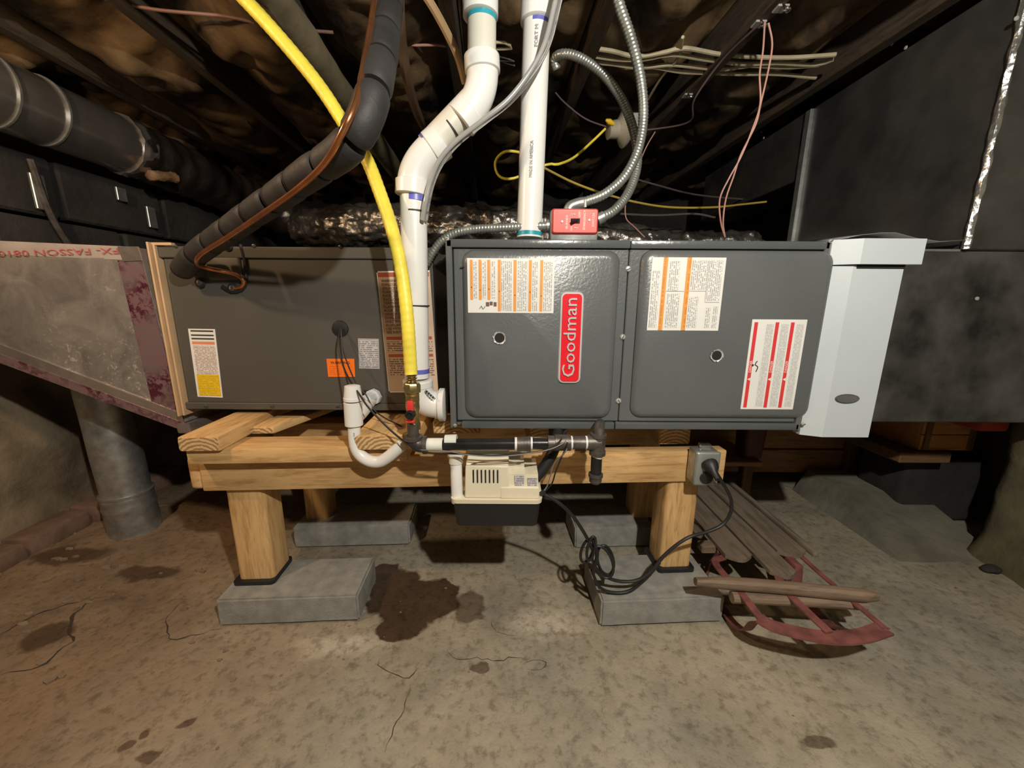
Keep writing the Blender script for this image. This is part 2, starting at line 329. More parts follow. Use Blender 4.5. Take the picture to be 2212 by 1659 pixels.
def floor_mat():
    m, nt, b = nodes('stained_concrete'); ge = nd(nt, 'ShaderNodeNewGeometry'); P = ge.outputs['Position']
    nz = nd(nt, 'ShaderNodeTexNoise'); nz.inputs['Scale'].default_value = 16; nz.inputs['Detail'].default_value = 4; link(nt, P, nz.inputs[0])
    sb = nd(nt, 'ShaderNodeVectorMath', operation='SUBTRACT'); link(nt, nz.outputs['Color'], sb.inputs[0]); sb.inputs[1].default_value = (.5, .5, .5)
    sc = nd(nt, 'ShaderNodeVectorMath', operation='SCALE'); link(nt, sb.outputs[0], sc.inputs[0]); sc.inputs['Scale'].default_value = .07
    ad = nd(nt, 'ShaderNodeVectorMath', operation='ADD'); link(nt, P, ad.inputs[0]); link(nt, sc.outputs[0], ad.inputs[1]); W = ad.outputs[0]
    sz = nd(nt, 'ShaderNodeVectorMath', operation='MULTIPLY'); link(nt, W, sz.inputs[0]); sz.inputs[1].default_value = (1, 1, 0); W = sz.outputs[0]
    def at2(px, py): p = at(px, py, Z=0); return (p.x, p.y)
    big = noi(nt, 1.9, 4, .6, vec=P); mid = noi(nt, 6, 8, .68, vec=P, dist=.25); fine = noi(nt, 45, 5, .7, vec=P)
    base = ramp(nt, mid, [(.28, (.26, .225, .165)), (.5, (.36, .315, .232)), (.72, (.45, .395, .29))])
    gr = ramp(nt, mid, [(.3, (.22, .205, .165)), (.5, (.31, .285, .225)), (.72, (.40, .365, .29))])
    m1 = nd(nt, 'ShaderNodeMix', data_type='RGBA'); link(nt, ramp(nt, big, [(.42, (0, 0, 0)), (.6, (1, 1, 1))]), m1.inputs[0]); link(nt, base, m1.inputs[6]); link(nt, gr, m1.inputs[7])
    # brown earth on the left side
    sx = nd(nt, 'ShaderNodeSeparateXYZ'); link(nt, W, sx.inputs[0]); mr = nd(nt, 'ShaderNodeMapRange'); link(nt, sx.outputs[0], mr.inputs[0])
    mr.inputs['From Min'].default_value = -.35; mr.inputs['From Max'].default_value = -1.0
    m2 = nd(nt, 'ShaderNodeMix', data_type='RGBA', blend_type='MULTIPLY'); link(nt, mr.outputs[0], m2.inputs[0]); link(nt, m1.outputs[2], m2.inputs[6]); m2.inputs[7].default_value = (.78, .60, .48, 1)
    # speckle
    m3 = nd(nt, 'ShaderNodeMix', data_type='RGBA', blend_type='MULTIPLY'); m3.inputs[0].default_value = .75; link(nt, m2.outputs[2], m3.inputs[6]); link(nt, ramp(nt, fine, [(.34, (.50, .48, .45)), (.50, (1, 1, 1))]), m3.inputs[7])
    # pale efflorescence
    e = mx_(nt, ell(nt, W, at2(1180, 1345), (.085, .045), .9), ell(nt, W, at2(735, 1392), (.10, .03), .9))
    en = mx_(nt, e, ramp(nt, fine, [(.4, (.25, .25, .25)), (.6, (1, 1, 1))]), 'MULTIPLY')
    m4 = nd(nt, 'ShaderNodeMix', data_type='RGBA'); link(nt, mx_(nt, en, en, 'MINIMUM'), m4.inputs[0]); link(nt, m3.outputs[2], m4.inputs[6]); m4.inputs[7].default_value = (.56, .50, .40, 1)
    # wet stain
    wet = ell(nt, W, at2(905, 1295), (.115, .085), .12)
    for c, r in ((at2(850, 1270), (.07, .09)), (at2(870, 1350), (.07, .05)), (at2(835, 1235), (.04, .05)), (at2(955, 1275), (.05, .05))): wet = mx_(nt, wet, ell(nt, W, c, r, .15))
    half = ell(nt, W, at2(1015, 1310), (.045, .06), .2)
    for c, r in ((at2(320, 1235), (.10, .035)), (at2(95, 1375), (.05, .04)), (at2(1765, 1592), (.032, .016)), (at2(395, 1562), (.014, .012)), (at2(318, 1582), (.01, .012)), (at2(270, 1612), (.016, .012)), (at2(320, 1635), (.016, .012)), (at2(1035, 1432), (.016, .012)), (at2(1560, 1290), (.12, .03)), (at2(150, 1200), (.12, .05))):
        half = mx_(nt, half, ell(nt, W, c, r, .3))
    m5 = nd(nt, 'ShaderNodeMix', data_type='RGBA', blend_type='MULTIPLY'); link(nt, half, m5.inputs[0]); link(nt, m4.outputs[2], m5.inputs[6]); m5.inputs[7].default_value = (.42, .36, .32, 1)
    m6 = nd(nt, 'ShaderNodeMix', data_type='RGBA', blend_type='MULTIPLY'); link(nt, wet, m6.inputs[0]); link(nt, m5.outputs[2], m6.inputs[6]); m6.inputs[7].default_value = (.23, .17, .14, 1)
    link(nt, m6.outputs[2], b.inputs['Base Color'])
    rr = nd(nt, 'ShaderNodeMapRange'); link(nt, wet, rr.inputs[0]); rr.inputs['To Min'].default_value = .8; rr.inputs['To Max'].default_value = .3; link(nt, rr.outputs[0], b.inputs['Roughness'])
    hh = mx_(nt, mid, fine, 'ADD'); bump(nt, b, hh, .55, .006); return m
floor_m = floor_mat()
def parge(name, c, c2, sc=5):
    return mat(name, c, .9, 0, .2, sc, .7, .006, 30, c2=c2)
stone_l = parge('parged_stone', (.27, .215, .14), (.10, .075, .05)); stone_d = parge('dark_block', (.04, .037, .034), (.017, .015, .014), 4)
stone_r = parge('mossy_parge', (.13, .115, .06), (.055, .045, .028)); conc = parge('old_concrete', (.20, .19, .145), (.12, .11, .085), 6)
# ================================================================ STRUCTURE
def fl(u, v):
    x = -2.0+4.0*u; y = -1.5+5.0*v
    z = .004*N(x, y, 0, 2.2)+.0022*N(x, y, 3, 9)
    if x < -.45: z += min(1, (-.45-x)/.5)*(.010*abs(N(x, y, 1, 5))+.004*N(x, y, 2, 17))
    return Vector((x, y, z-.004))
tag(M().add(grid(200, 240, fl)).build('floor', floor_m, sharp=180, org=(0, 0, 0)), 'stained tan concrete floor, brown and flaky at left', kind='structure')
JZ = 1.545
tag(M().add(box(-2.1, 2.1, -1.6, 3.6, 1.745, 1.765)).build('ceiling', old_x, org=(0, 0, 1.745)), 'dark board subfloor above the joists', kind='structure')
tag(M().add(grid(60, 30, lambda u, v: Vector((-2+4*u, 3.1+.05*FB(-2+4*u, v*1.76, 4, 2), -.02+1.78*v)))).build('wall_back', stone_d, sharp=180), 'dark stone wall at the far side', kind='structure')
def wl(u, v):
    y = -1.5+4.7*u; z = -.02+1.33*v
    lump = .09*abs(N(y, z, 5, 2.3))+.03*FB(y, z, 1, 5)
    foot = max(0, .1-z)*.5
    return Vector((-1.74+lump*(1 if z < .62 else .15)+foot, y, z))
wall_l = tag(M().add(grid(110, 50, wl)).build('wall_left', stone_l, sharp=180), 'rough parged stone wall at left', kind='structure')
for r_ in range(3):      # block courses on top of the left wall
    for k in range(10):
        y0 = -.6+.41*k+(.2 if r_ % 2 else 0); z0 = .70+.2*r_
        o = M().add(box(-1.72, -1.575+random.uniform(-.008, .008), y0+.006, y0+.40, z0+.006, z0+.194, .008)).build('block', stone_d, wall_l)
for k, (px, py, hh) in enumerate(((86, 415, .11), (262, 420, .05), (328, 470, .085))):
    p = at(px, py, X=-1.56); tag(M().add(box(-1.566, -1.556, p.y-.02, p.y+.02, p.z-hh/2, p.z+hh/2, .002)).build('sill_strap', galv, wall_l), 'pale metal strap on the dark blocks')
p = at(120, 420, X=-1.55)
M().add(tube([(-1.555, 1.36, 1.27), (-1.55, 1.38, 1.1), (-1.555, 1.45, .95)], .010, seg=8)).build('conduit', rust_iron, wall_l)
tag(M().add(grid(190, 50, lambda u, v: Vector((1.60+.28*min(1, max(0, (-1.5+4.7*u-1.17)/.05))+.06*FB(-1.5+4.7*u, 1.8*v, 9, 2.5)-max(0, .1-1.76*v)*.4, -1.5+4.7*u, -.02+1.78*v)))).build('wall_right', stone_r, sharp=180), 'rough olive brown parged wall at right', kind='structure')
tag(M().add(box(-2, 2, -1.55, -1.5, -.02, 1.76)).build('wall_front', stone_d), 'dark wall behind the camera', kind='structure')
tag(M().add(box(-1.95, -1.655, -1.5, 3.1, 1.30, 1.56, .004)).build('trim_1', old_y), 'dark timber sill on top of the left wall', kind='structure')
# brick ledge at foot of left wall
lg = thing('wall_ledge', 'low reddish brick ledge along the foot of the left wall', 'ledge', (-1.62, 1.2, 0))
for k in range(5):
    y0 = .72+.2*k
    M().add(box(-1.68, -1.575+random.uniform(-.01, .01), y0+.004, y0+.19, -.01, .062+random.uniform(-.006, .006), .008, 2)).build('brick', mat('dull_brick', (.20, .125, .09), .9, 0, .3, 14, .6, .003, 60) if k == 0 else bpy.data.materials['dull_brick'], lg)
# joists (house frame, running away from the camera)
labs = {}
jx = [.726+.406*k for k in range(-6, 3)]
jname = ['joist at the far left over the round duct', 'joist second from the left wall', 'joist over the left foil transition', 'joist above the copper line end', 'joist crossed by the yellow gas line', 'joist above the white flue elbow', 'joist just right of the tall white pipe', 'joist with the two metal hooks, right of the grey conduits', 'joist running above the tall dark plenum']
for k, x in enumerate(jx):
    o = M().add(box(x-.038, x, -1.2, 3.0, JZ, JZ+.198, .003), H).build('floor_joist', old_y)
    tag(o, 'dark old wooden '+jname[k], 'joist', 'floor joists of the low ceiling')
# kraft faced insulation between them
for k in range(len(jx)-1):
    x0, x1 = jx[k]+.004, jx[k+1]-.042; sd = k*13.7
    def ib(u, v, x0=x0, x1=x1, sd=sd, k_=k):
        x = x0+(x1-x0)*u; y = .2+2.8*v
        sag = math.sin(PI*u)**.7; low = (-.022 if k_ < 5 else .004)
        f = FB(x*.7+sd, y, sd, 3.2); fold = abs(N(x*2.2+sd, y*1.1, sd, 3.0))
        z = JZ+(.085 if k_ < 5 else .125)-sag*(.055+.10*f+.07*fold)-(.02 if u in (0, 1) else 0)
        return H((x+(u-.5)*(.05 if k_ < 5 else .0)*(z < JZ), y, max(JZ+low+.012*FB(x, y, sd+4, 5), z)))
    nm = ['far left bay by the round duct', 'second bay from the left wall', 'bay above the foil transition duct', 'bay crossed by the black foam line', 'bay left of the white flue pipes', 'bay behind the two white pipes', 'bay behind the looping grey conduit', 'bay left of the tall dark plenum'][k]
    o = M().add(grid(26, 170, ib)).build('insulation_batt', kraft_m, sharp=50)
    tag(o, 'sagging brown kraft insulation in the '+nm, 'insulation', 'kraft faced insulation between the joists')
# ================================================================ PAVERS, POSTS, PLATFORM
def paver(x0, x1, y0, y1, lab):
    def xf(v):
        v = Vector(v); n = .0018*N(v.x, v.y, v.z, 30); return H((v.x+n, v.y+n, v.z))
    bm = bmesh.new(); bmesh.ops.create_cube(bm, size=1)
    for v in bm.verts: v.co = ((x0+x1)/2+v.co.x*(x1-x0), (y0+y1)/2+v.co.y*(y1-y0), .039+v.co.z*.078)
    bmesh.ops.bevel(bm, geom=list(bm.edges), offset=.005, segments=2, affect='EDGES'); bmesh.ops.subdivide_edges(bm, edges=list(bm.edges), cuts=3, use_grid_fill=True)
    bm.verts.index_update(); vf = ([v.co.copy() for v in bm.verts], [[v.index for v in f.verts] for f in bm.faces]); bm.free()
    return tag(M().add(vf, xf).build('concrete_paver', paver_m, sharp=30), lab, 'paver', 'concrete blocks under the stand')
def hx(px, py, Y): p = at(px, py, Y=Y); return p.x*HC+p.y*HS, -p.x*HS+p.y*HC
paver(-.71, -.352, .888, 1.045, 'grey concrete block under the front left post')
paver(.282, .612, .838, 1.02, 'chipped grey concrete block under the front right post')
paver(-.675, -.285, 1.212, 1.36, 'grey concrete block under the rear left post')
paver(.285, .56, 1.165, 1.33, 'grey concrete block under the rear right post')
st = thing('lumber_stand', 'knee-high stand of pine two-by-fours and square posts holding the furnace', 'stand', (0, 1.1, .08))
def rpost(x0, x1, y0, y1, z0, z1, m=wood_z, lab=None, r=.012):
    o = M().add(prism_z([(a, b) for a, b in rr_poly(x0, x1, y0, y1, r, 3)], z0, z1), H).build('post', m, st); return o
rpost(-.688, -.594, .95, 1.039, .088, .358); rpost(.482, .572, .945, 1.034, .088, .358)
rpost(-.655, -.575, 1.262, 1.345, .078, .358); rpost(.505, .585, 1.22, 1.31, .078, .358)
for x0, y0 in ((-.688, .95), (.482, .945)):
    M().add(prism_z(rr_poly(x0-.010, x0+.098, y0-.012, y0+.095, .01, 3), .0775, .089), H).build('rubber_pad', black_rub, st)
M().add(box(-.728, .629, .934, .972, .358, .447, .004, 2), H).build('front_beam', wood_x, st)
M().add(box(-.70, .64, 1.21, 1.248, .358, .447, .004, 2), H).build('rear_beam', wood_x, st)
M().add(box(-.62, .60, 1.249, 1.287, .358, .447, .004, 2), H).build('rear_beam', wood_x, st)
M().add(box(-.762, -.729, .94, 1.29, .36, .447, .01, 3), H).build('end_beam', wood_y, st)
M().add(box(-.722, -.205, .896, .985, .447, .485, .004, 2), H).build('top_plank', wood_x, st)
def block(x0, x1, y0, y1, z0, z1, sk=0):
    def xf(v): v = Vector(v); return H((v.x+(v.y-y0)*sk, v.y, v.z))
    o = M().add(box(x0, x1, y0, y1, z0, z1, .005, 2), xf).build('cross_block', wood_y, st)
    e = M().add(prism_y(rr_poly(x0+.003, x1-.003, z0+.003, z1-.003, .006, 2), y0-.0012, y0+.002), xf).build('end_grain', wood_end, o)
    c = Vector(xf(Vector(((x0+x1)/2, y0, z0-.03))))-ORG[st.name]; e.data.transform(Matrix.Translation(-c)); e.location = c; return o
ORG['_'] = Vector((0, 0, 0))
block(-.725, -.632, .882, 1.36, .485, .522); block(-.66, -.575, 1.0, 1.36, .485, .505, .35)
block(-.325, -.175, .875, 1.36, .485, .522)
block(-.155, -.03, .985, 1.36, .485, .522); block(.10, .19, .96, 1.36, .447, .522); block(.46, .55, .98, 1.36, .447, .522)
# end grain objects need local ring centres; nail heads on the stand
mN = M()
for px, py in ((492, 995), (498, 1003), (506, 1011), (640, 1000)):
    p = at(px, py, Y=.905); mN.add(cyl(p, p+Vector((0, .01, 0)), .0022, 8))
# ================================================================ FURNACE
FY = .925; FT = .968; FB_ = .523
fu = thing('furnace', 'dark grey gas furnace lying on its side with two door panels and a red badge', 'furnace', (.283, 1.26, FB_))
M().add(box(-.149, .716, FY+.008, 1.60, FB_, FT, .003)).build('cabinet', grey_paint, fu)
def fp(px, py, Y=FY): return at(px, py, Y=Y)
seam = fp(1347, 720).x
dl = M().add(box(-.136, seam-.001, FY-.004, FY+.01, FB_+.018, FT-.018, .002)).build('door_panel', grey_paint, fu)
dr = M().add(box(seam+.001, .706, FY-.004, FY+.01, FB_+.018, FT-.018, .002)).build('door_panel', grey_paint, fu)
def px_rect(x0, y0, x1, y1, Y):
    ym = (y0+y1)/2; xm = (x0+x1)/2
    return at(x0, ym, Y=Y).x, at(x1, ym, Y=Y).x, at(xm, y1, Y=Y).z, at(xm, y0, Y=Y).z
a = px_rect(1002, 541, 1328, 902, FY); M().add(emboss(a[0], a[1], a[2], a[3], .028, FY-.004, .012, .015)).build('raised_field', grey_paint, dl, sharp=180)
a = px_rect(1370, 541, 1770, 902, FY); M().add(emboss(a[0], a[1], a[2], a[3], .028, FY-.004, .012, .015)).build('raised_field', grey_paint, dr, sharp=180)
for x0, x1 in ((-.151, .08), (.08, seam-.001)): pass
M().add(box(-.151, seam-.0006, FY-.012, FY+.02, FT-.017, FT+.001, .0025, 2)).add(box(seam+.0006, .717, FY-.010, FY+.02, FT-.017, FT+.001, .0025, 2)).build('top_flange', grey_glossy, fu)
M().add(box(-.125, fp(1325, 915).x, FY-.011, FY+.02, FB_-.001, FB_+.016, .0025, 2)).add(box(fp(1327, 915).x, .716, FY-.010, FY+.02, FB_-.001, FB_+.016, .0025, 2)).build('bottom_flange', grey_glossy, fu)
M().add(box(-.152, -.138, FY-.012, FY+.02, FB_, FT, .002)).build('side_flange', grey_paint, fu)
M().add(box(.707, .718, FY-.010, FY+.02, FB_, FT, .002)).build('side_flange', grey_paint, fu)
M().add(box(-.120, .04, FY-.0125, FY-.006, FT-.060, FT-.0605+.001)).build('dark_seam', dark_gap, fu)
def screw(px, py, Y, parent, r=.006, m=screw_m, flip=0):
    p = at(px, py, Y=Y); a = R(25+flip*50)
    mm = M().add(lathe(p, (0, -1, 0), [(0, r*1.15), (.0015, r*1.1), (.0035, r*.8), (.0042, r*.2)], 12))
    o = mm.build('screw', m, parent)
    dx, dz = math.cos(a)*r*.75, math.sin(a)*r*.75
    M().add(tube([p+Vector((-dx, -.0043, -dz)), p+Vector((dx, -.0043, dz))], .0008, seg=6, straight=True)).build('slot', ink, o); return o
for k, (px, py) in enumerate(((1357, 581), (1345, 728), (1336, 866))): screw(px, py, FY-.004, fu, .0062, flip=k)
for px, py in ((966, 516), (983, 919), (1735, 916), (1794, 521)): screw(px, py, FY-.012, fu, .004)
def peep(px, py, parent, Y):
    p = at(px, py, Y=Y); o = M().add(lathe(p, (0, -1, 0), [(0, .0125), (.0006, .0122), (.0007, .0005)], 20)).build('sight_hole', dark_gap, parent)
    mm = M(); n = 22
    for k in range(n):
        a0 = 2*PI*k/n; a1 = 2*PI*(k+1)/n; j = random.uniform(.0015, .0045)
        c = lambda a, r, y: p+Vector((math.cos(a)*r, y, math.sin(a)*r))
        b = len(mm.v); mm.v += [c(a0, .0118, -.0006), c(a1, .0118, -.0006), c(a1, .0125+j*.6, -.003), c(a0, .0125+j, -.0022), c(a0, .0118, -.0001), c(a1, .0118, -.0001)]
        mm.f += [[b, b+1, b+2, b+3], [b+3, b+2, b+5, b+4]]
    mm.build('torn_rim', silver, o); return o
peep(1079, 730, fu, FY-.0165); peep(1548, 768, fu, FY-.0165)
# badge
bx = px_rect(1206, 629, 1258, 828, FY-.013)
bd = tag(M().add(emboss(bx[0], bx[1], bx[2], bx[3], .014, FY-.012, .009, .003)).build('badge', silver, fu), 'red name badge with chrome rim and raised chrome letters reading Goodman')
M().add(prism_y(rr_poly(bx[0]+.0062, bx[1]-.0062, bx[2]+.0062, bx[3]-.0062, .009), FY-.0222, FY-.020)).build('badge_field', red_gloss, bd)
text('Goodman', .042, silver, (bx[1]-.018, FY-.0235, bx[2]+.016), (0, 0, 1), (-1, 0, 0), bd, ext=.0016, width=bx[3]-bx[2]-.034)
def sticker(parent, r, Y, m, lab, name='warning_label', rad=.0008):
    return tag(M().add(prism_y(rr_poly(r[0], r[1], r[2], r[3], rad, 2), Y-.0008, Y)).build(name, m, parent), lab)
def bars(st_, r, Y, lst, m, name='bar', d=.0012):
    for (u0, v0, u1, v1) in lst:
        x0 = r[0]+(r[1]-r[0])*u0; x1 = r[0]+(r[1]-r[0])*u1; z0 = r[3]-(r[3]-r[2])*v1; z1 = r[3]-(r[3]-r[2])*v0
        M().add(([(x0, Y-d, z0), (x1, Y-d, z0), (x1, Y-d, z1), (x0, Y-d, z1)], [[0, 1, 2, 3]])).build(name, m, st_)
LY = FY-.0162
r1 = px_rect(1010, 558, 1197, 676, LY); s1 = sticker(fu, r1, LY, paper, 'white warning label with seven upright orange bars')
bars(s1, r1, LY, [(x, .03, x+.032, .76) for x in (.03, .13, .23)]+[(x, .03, x+.034, .97) for x in (.35, .53, .705, .835)], orange)
bars(s1, r1, LY, [(.065, .06, .11, .73), (.165, .06, .215, .73), (.27, .06, .325, .73), (.39, .05, .515, .96), (.57, .05, .69, .96), (.75, .06, .815, .96), (.88, .06, .975, .96)], print_v, 'small_print')
bars(s1, r1, LY, [(.30, .80, .335, .88), (.21, .80, .25, .88), (.255, .79, .29, .86)], ink_soft, 'pictogram')
p = at(1043, 655, Y=LY-.0015); M().add(tube([at(x, y, Y=LY-.0015) for x, y in ((1036, 667), (1040, 661), (1043, 668), (1048, 662))], .0007, seg=6)).build('pictogram', ink, s1)
for x, v in ((.046, .53), (.146, .58), (.246, .56), (.367, .60), (.547, .67), (.722, .61), (.852, .68)):
    bars(s1, r1, LY-.0002, [(x-.006, v-.012, x+.006, v+.012)], ink_soft, 'mark')
r2 = px_rect(1403, 556, 1560, 714, LY); s2 = sticker(fu, r2, LY, paper, 'white warning label with two upright orange bars, right door')
bars(s2, r2, LY, [(.155, .0, .215, 1), (.475, .0, .535, 1)], print_orange_bar)
bars(s2, r2, LY, [(.02, .18, .125, .96), (.235, .05, .38, .45), (.235, .49, .42, .96), (.55, .04, .76, .43), (.55, .53, .68, .96), (.78, .04, .96, .58), (.79, .68, .86, .96), (.89, .66, .96, .96)], print_v, 'small_print')
bars(s2, r2, LY, [(.22, .452, .47, .458), (.54, .448, .77, .454), (.77, .60, .97, .606), (.766, .04, .770, .6)], grey_ink, 'rule')
r3 = px_rect(1612, 690, 1728, 884, LY); s3 = sticker(fu, r3, LY, paper, 'white danger label with three upright red bars, lower right')
bars(s3, r3, LY, [(x, .03, x+.065, .98) for x in (.045, .43, .71)], red_bar)
bars(s3, r3, LY, [(.27, .05, .40, .97), (.54, .05, .68, .97), (.82, .05, .95, .97)], print_g, 'small_print')
for x in (.045, .43, .71):
    wx = r3[0]+(r3[1]-r3[0])*(x+.055); z = r3[3]-(r3[3]-r3[2])*.58
    text('DANGER', .0085, white_ink, (wx, LY-.0014, z), (0, 0, 1), (-1, 0, 0), s3, ext=.0001, width=.028)
    x0 = r3[0]+(r3[1]-r3[0])*(x+.004); x1 = r3[0]+(r3[1]-r3[0])*(x+.061); z = r3[3]-(r3[3]-r3[2])*.655
    M().add(([(x1, LY-.0014, z-.004), (x1, LY-.0014, z+.004), (x0, LY-.0014, z)], [[0, 1, 2]])).build('warning_triangle', white_ink, s3)
q = [at(x, y, Y=LY-.0016) for x, y in ((1636, 780), (1631, 788), (1637, 792), (1633, 803))]
M().add(tube(q, .0011, seg=6)).add(lathe(at(1626, 789, Y=LY-.0016), (0, -1, 0), [(0, .0028), (.0003, .0026)], 12)).build('pictogram', ink, s3)
# ================================================================ COIL CABINET
CY = 1.03
co = thing('coil_cabinet', 'plain brown-grey evaporator coil cabinet left of the furnace', 'cabinet', (-.555, 1.32, FB_))
M().add(box(-.903, -.205, CY+.006, 1.60, FB_+.012, FT-.004, .002)).build('cabinet', coil_paint, co)
M().add(box(-.895, -.21, CY, CY+.01, FB_+.030, FT-.032, .002)).build('front_panel', coil_paint, co)
M().add(box(-.903, -.205, CY-.006, CY+.01, FT-.032, FT-.004, .002)).build('top_flange', coil_paint, co)
M().add(box(-.903, -.205, CY-.005, CY+.01, FB_+.012, FB_+.031, .002)).build('bottom_flange', coil_paint, co)
M().add(box(-.203, -.150, CY+.0, 1.6, FB_+.02, FT-.02)).build('gap_shade_fill', dark_gap, co)  # black block painted as the shade in the gap beside the furnace
for px, py in ((380, 532), (548, 531), (735, 533), (445, 877), (588, 877), (730, 877)): screw(px, py, CY-.006, co, .004, coil_paint)
aP = px_rect(447, 550, 523, 606, CY); M().add(emboss(aP[0], aP[1], aP[2], aP[3], .01, CY, .005, .006)).build('access_plate', coil_paint, co, sharp=180)
mt = M().add(tube([at(x, y, Y=CY-.004) for x, y in ((520, 528), (528, 560), (532, 605), (522, 626), (500, 630), (480, 618))], .0045, seg=8)); mt.build('gasket_edge', black_rub, co)
for px, py in ((433, 611), (503, 622), (492, 532)):
    p = at(px, py, Y=CY-.006)
    o = M().add(lathe(p, (0, -1, 0), [(0, .013), (.003, .012), (.004, .008)], 18)).build('line_port', black_rub, co)
    M().add(lathe(p+Vector((0, -.003, 0)), (0, -1, 0), [(0, .0075), (.003, .0075), (.0032, .005), (.001, .0045)], 18)).build('port_ring', chrome, o)
p = at(735, 710, Y=CY); gr = M().add(lathe(p, (0, -1, 0), [(0, .022), (.003, .021), (.005, .014), (.006, .008)], 24)).build('grommet', black_rub, co)
pd = at(806, 858, Y=CY); M().add(box(pd.x-.028, pd.x+.02, CY-.004, CY+.004, pd.z-.028, pd.z+.02, .002)).build('drain_plate', black_plastic, co)
# stickers on it
r = px_rect(413, 710, 474, 858, CY); LYc = CY-.001
def skew_sticker(parent, q, Y, m, lab, name='warning_label'):
    V = [at(x, y, Y=Y-.0008) for x, y in q]; return tag(M().add((V+[v+Vector((0, .0008, 0)) for v in V], [[0, 1, 2, 3], [7, 6, 5, 4], [0, 4, 5, 1], [1, 5, 6, 2], [2, 6, 7, 3], [3, 7, 4, 0]])).build(name, m, parent), lab)
def skew_bars(st_, q, Y, lst, m, name='bar', d=.0012):
    P = [at(x, y, Y=Y-d) for x, y in q]   # tl tr br bl
    def w_(u, v): return (P[0].lerp(P[1], u)).lerp(P[3].lerp(P[2], u), v)
    for (u0, v0, u1, v1) in lst: M().add(([w_(u0, v0), w_(u1, v0), w_(u1, v1), w_(u0, v1)], [[0, 1, 2, 3]])).build(name, m, st_)
q = [(406, 710), (464, 711), (481, 859), (427, 857)]
s = skew_sticker(co, q, CY, paper, 'tall narrow white label with a yellow lower third')
skew_bars(s, q, CY, [(.08, .02, .93, .04), (.08, .08, .93, .10), (.08, .13, .93, .15)], ink)
skew_bars(s, q, CY, [(.08, .18, .93, .22)], mat('faded_orange', (.75, .27, .14), .5)); skew_bars(s, q, CY, [(.1, .24, .93, .65)], print_h, 'small_print'); skew_bars(s, q, CY, [(.08, .66, .95, .98)], print_yel, 'yellow_panel')
q = [(705, 775), (765, 775), (767, 814), (709, 814)]
s = skew_sticker(co, q, CY, org_lab, 'bright orange warning sticker'); skew_bars(s, q, CY, [(.08, .34, .92, .9)], print_org, 'small_print')
pp = at(714, 786, Y=CY-.002); text('WARNING', .010, ink, pp, (1, 0, 0), (0, 0, 1), s, ext=.0001, width=.052)
q = [(773, 731), (818, 732), (820, 797), (776, 796)]
s = skew_sticker(co, q, CY, mat('plate_silver', (.55, .54, .55), .4, .3, .04), 'small silver rating plate', 'rating_plate'); skew_bars(s, q, CY, [(.05, .05, .95, .95)], print_plate, 'small_print')
q = [(813, 586), (928, 584), (947, 847), (840, 848)]
s = skew_sticker(co, q, CY, paper_tan, 'large tan warning label partly hidden by the flue pipe', 'warning_label')
skew_bars(s, q, CY, [(.02, .012, .98, .045), (.06, .525, .95, .55), (.07, .67, .95, .695)], rust_bar)
skew_bars(s, q, CY, [(0, 0, .02, 1), (.0, .0, 1, .01), (0, .99, 1, 1)], paper, 'margin')
skew_bars(s, q, CY, [(.06, .565, .95, .655), (.07, .71, .95, .855), (.3, .92, .9, .97)], print_tan, 'small_print')
LN = ['WARNING', 'EXPLOSION HAZARD', 'SERVICE PERSONNEL', 'FUNCTIONING REF', 'RISK OF FIRE', 'ENCLOSED AREAS', 'TERMINAL OR C', 'FLAMMABLE REFRIG', 'RISK OF FIRE.', 'WHICH MAY BE', 'SHALL NOT BE IN', 'DUCTWORK. DO', 'AUXILIARY DEVICES', 'USE WITH THIS UNIT', 'SEE INSTRUCTIONS']
P4 = [at(x, y, Y=CY-.0016) for x, y in q]
for k, t in enumerate(LN):
    v = .085+k*.0295; a_ = P4[0].lerp(P4[3], v); b_ = P4[1].lerp(P4[2], v); o_ = a_.lerp(b_, .07)
    text(t, .0098, ink_soft, o_, (b_-a_), (P4[0]-P4[3]), s, ext=.0001, width=.088*min(1, len(t)/15))
# wooden nailing strips / beige drive cleats at left end
tl, bl = at(343, 525, Y=CY-.03), at(410, 905, Y=CY-.03)
cl = thing('drive_cleats', 'pair of thin tan edge strips between foil duct and coil cabinet', 'trim strip', (-.905, 1.2, FB_))
for dx in (0, .008): M().add(box(-.914+dx, -.909+dx, CY-.022+dx, 1.5, FB_-.004, FT+.004-dx*.5, .001)).build('strip', mat('tan_strip', (.62, .42, .24), .5, .1, .1) if dx == 0 else bpy.data.materials['tan_strip'], cl)
M().add(box(-.911, -.86, CY-.012, CY+.002, FT-.003, FT+.004, .001)).build('corner_tab', bpy.data.materials['tan_strip'], cl)
# ================================================================ LEFT FOIL TRANSITION
PY = 1.0
pl = thing('foil_transition_duct', 'tapered foil-faced duct board transition at the far left', 'duct', (-1.25, 1.25, .5))
xr, zr0, zr1 = -.924, FB_-.030, FT-.012
xl, zl0, zl1 = -1.57, .79, FT+.012
zx = lambda x: zr0+(zl0-zr0)*(x-xr)/(xl-xr); zt = lambda x: zr1+(zl1-zr1)*(x-xr)/(xl-xr)
def ysurf(x, z):      # face bent along its diagonal crease
    dx, dz = xr-xl, zr1-zl0; c = lambda a, b: dx*(b-zl0)-dz*(a-xl)
    return PY+.04*min(1.1, max(0, c(x, z)/c(xr, zr0)))
vv = [Vector((xl, PY, zl0)), Vector((xr, PY+.04, zr0)), Vector((xr, PY, zr1)), Vector((xl, PY, zl1)), Vector((xl, 1.5, zl0)), Vector((xr, 1.5, zr0)), Vector((xr, 1.5, zr1)), Vector((xl, 1.5, zl1))]
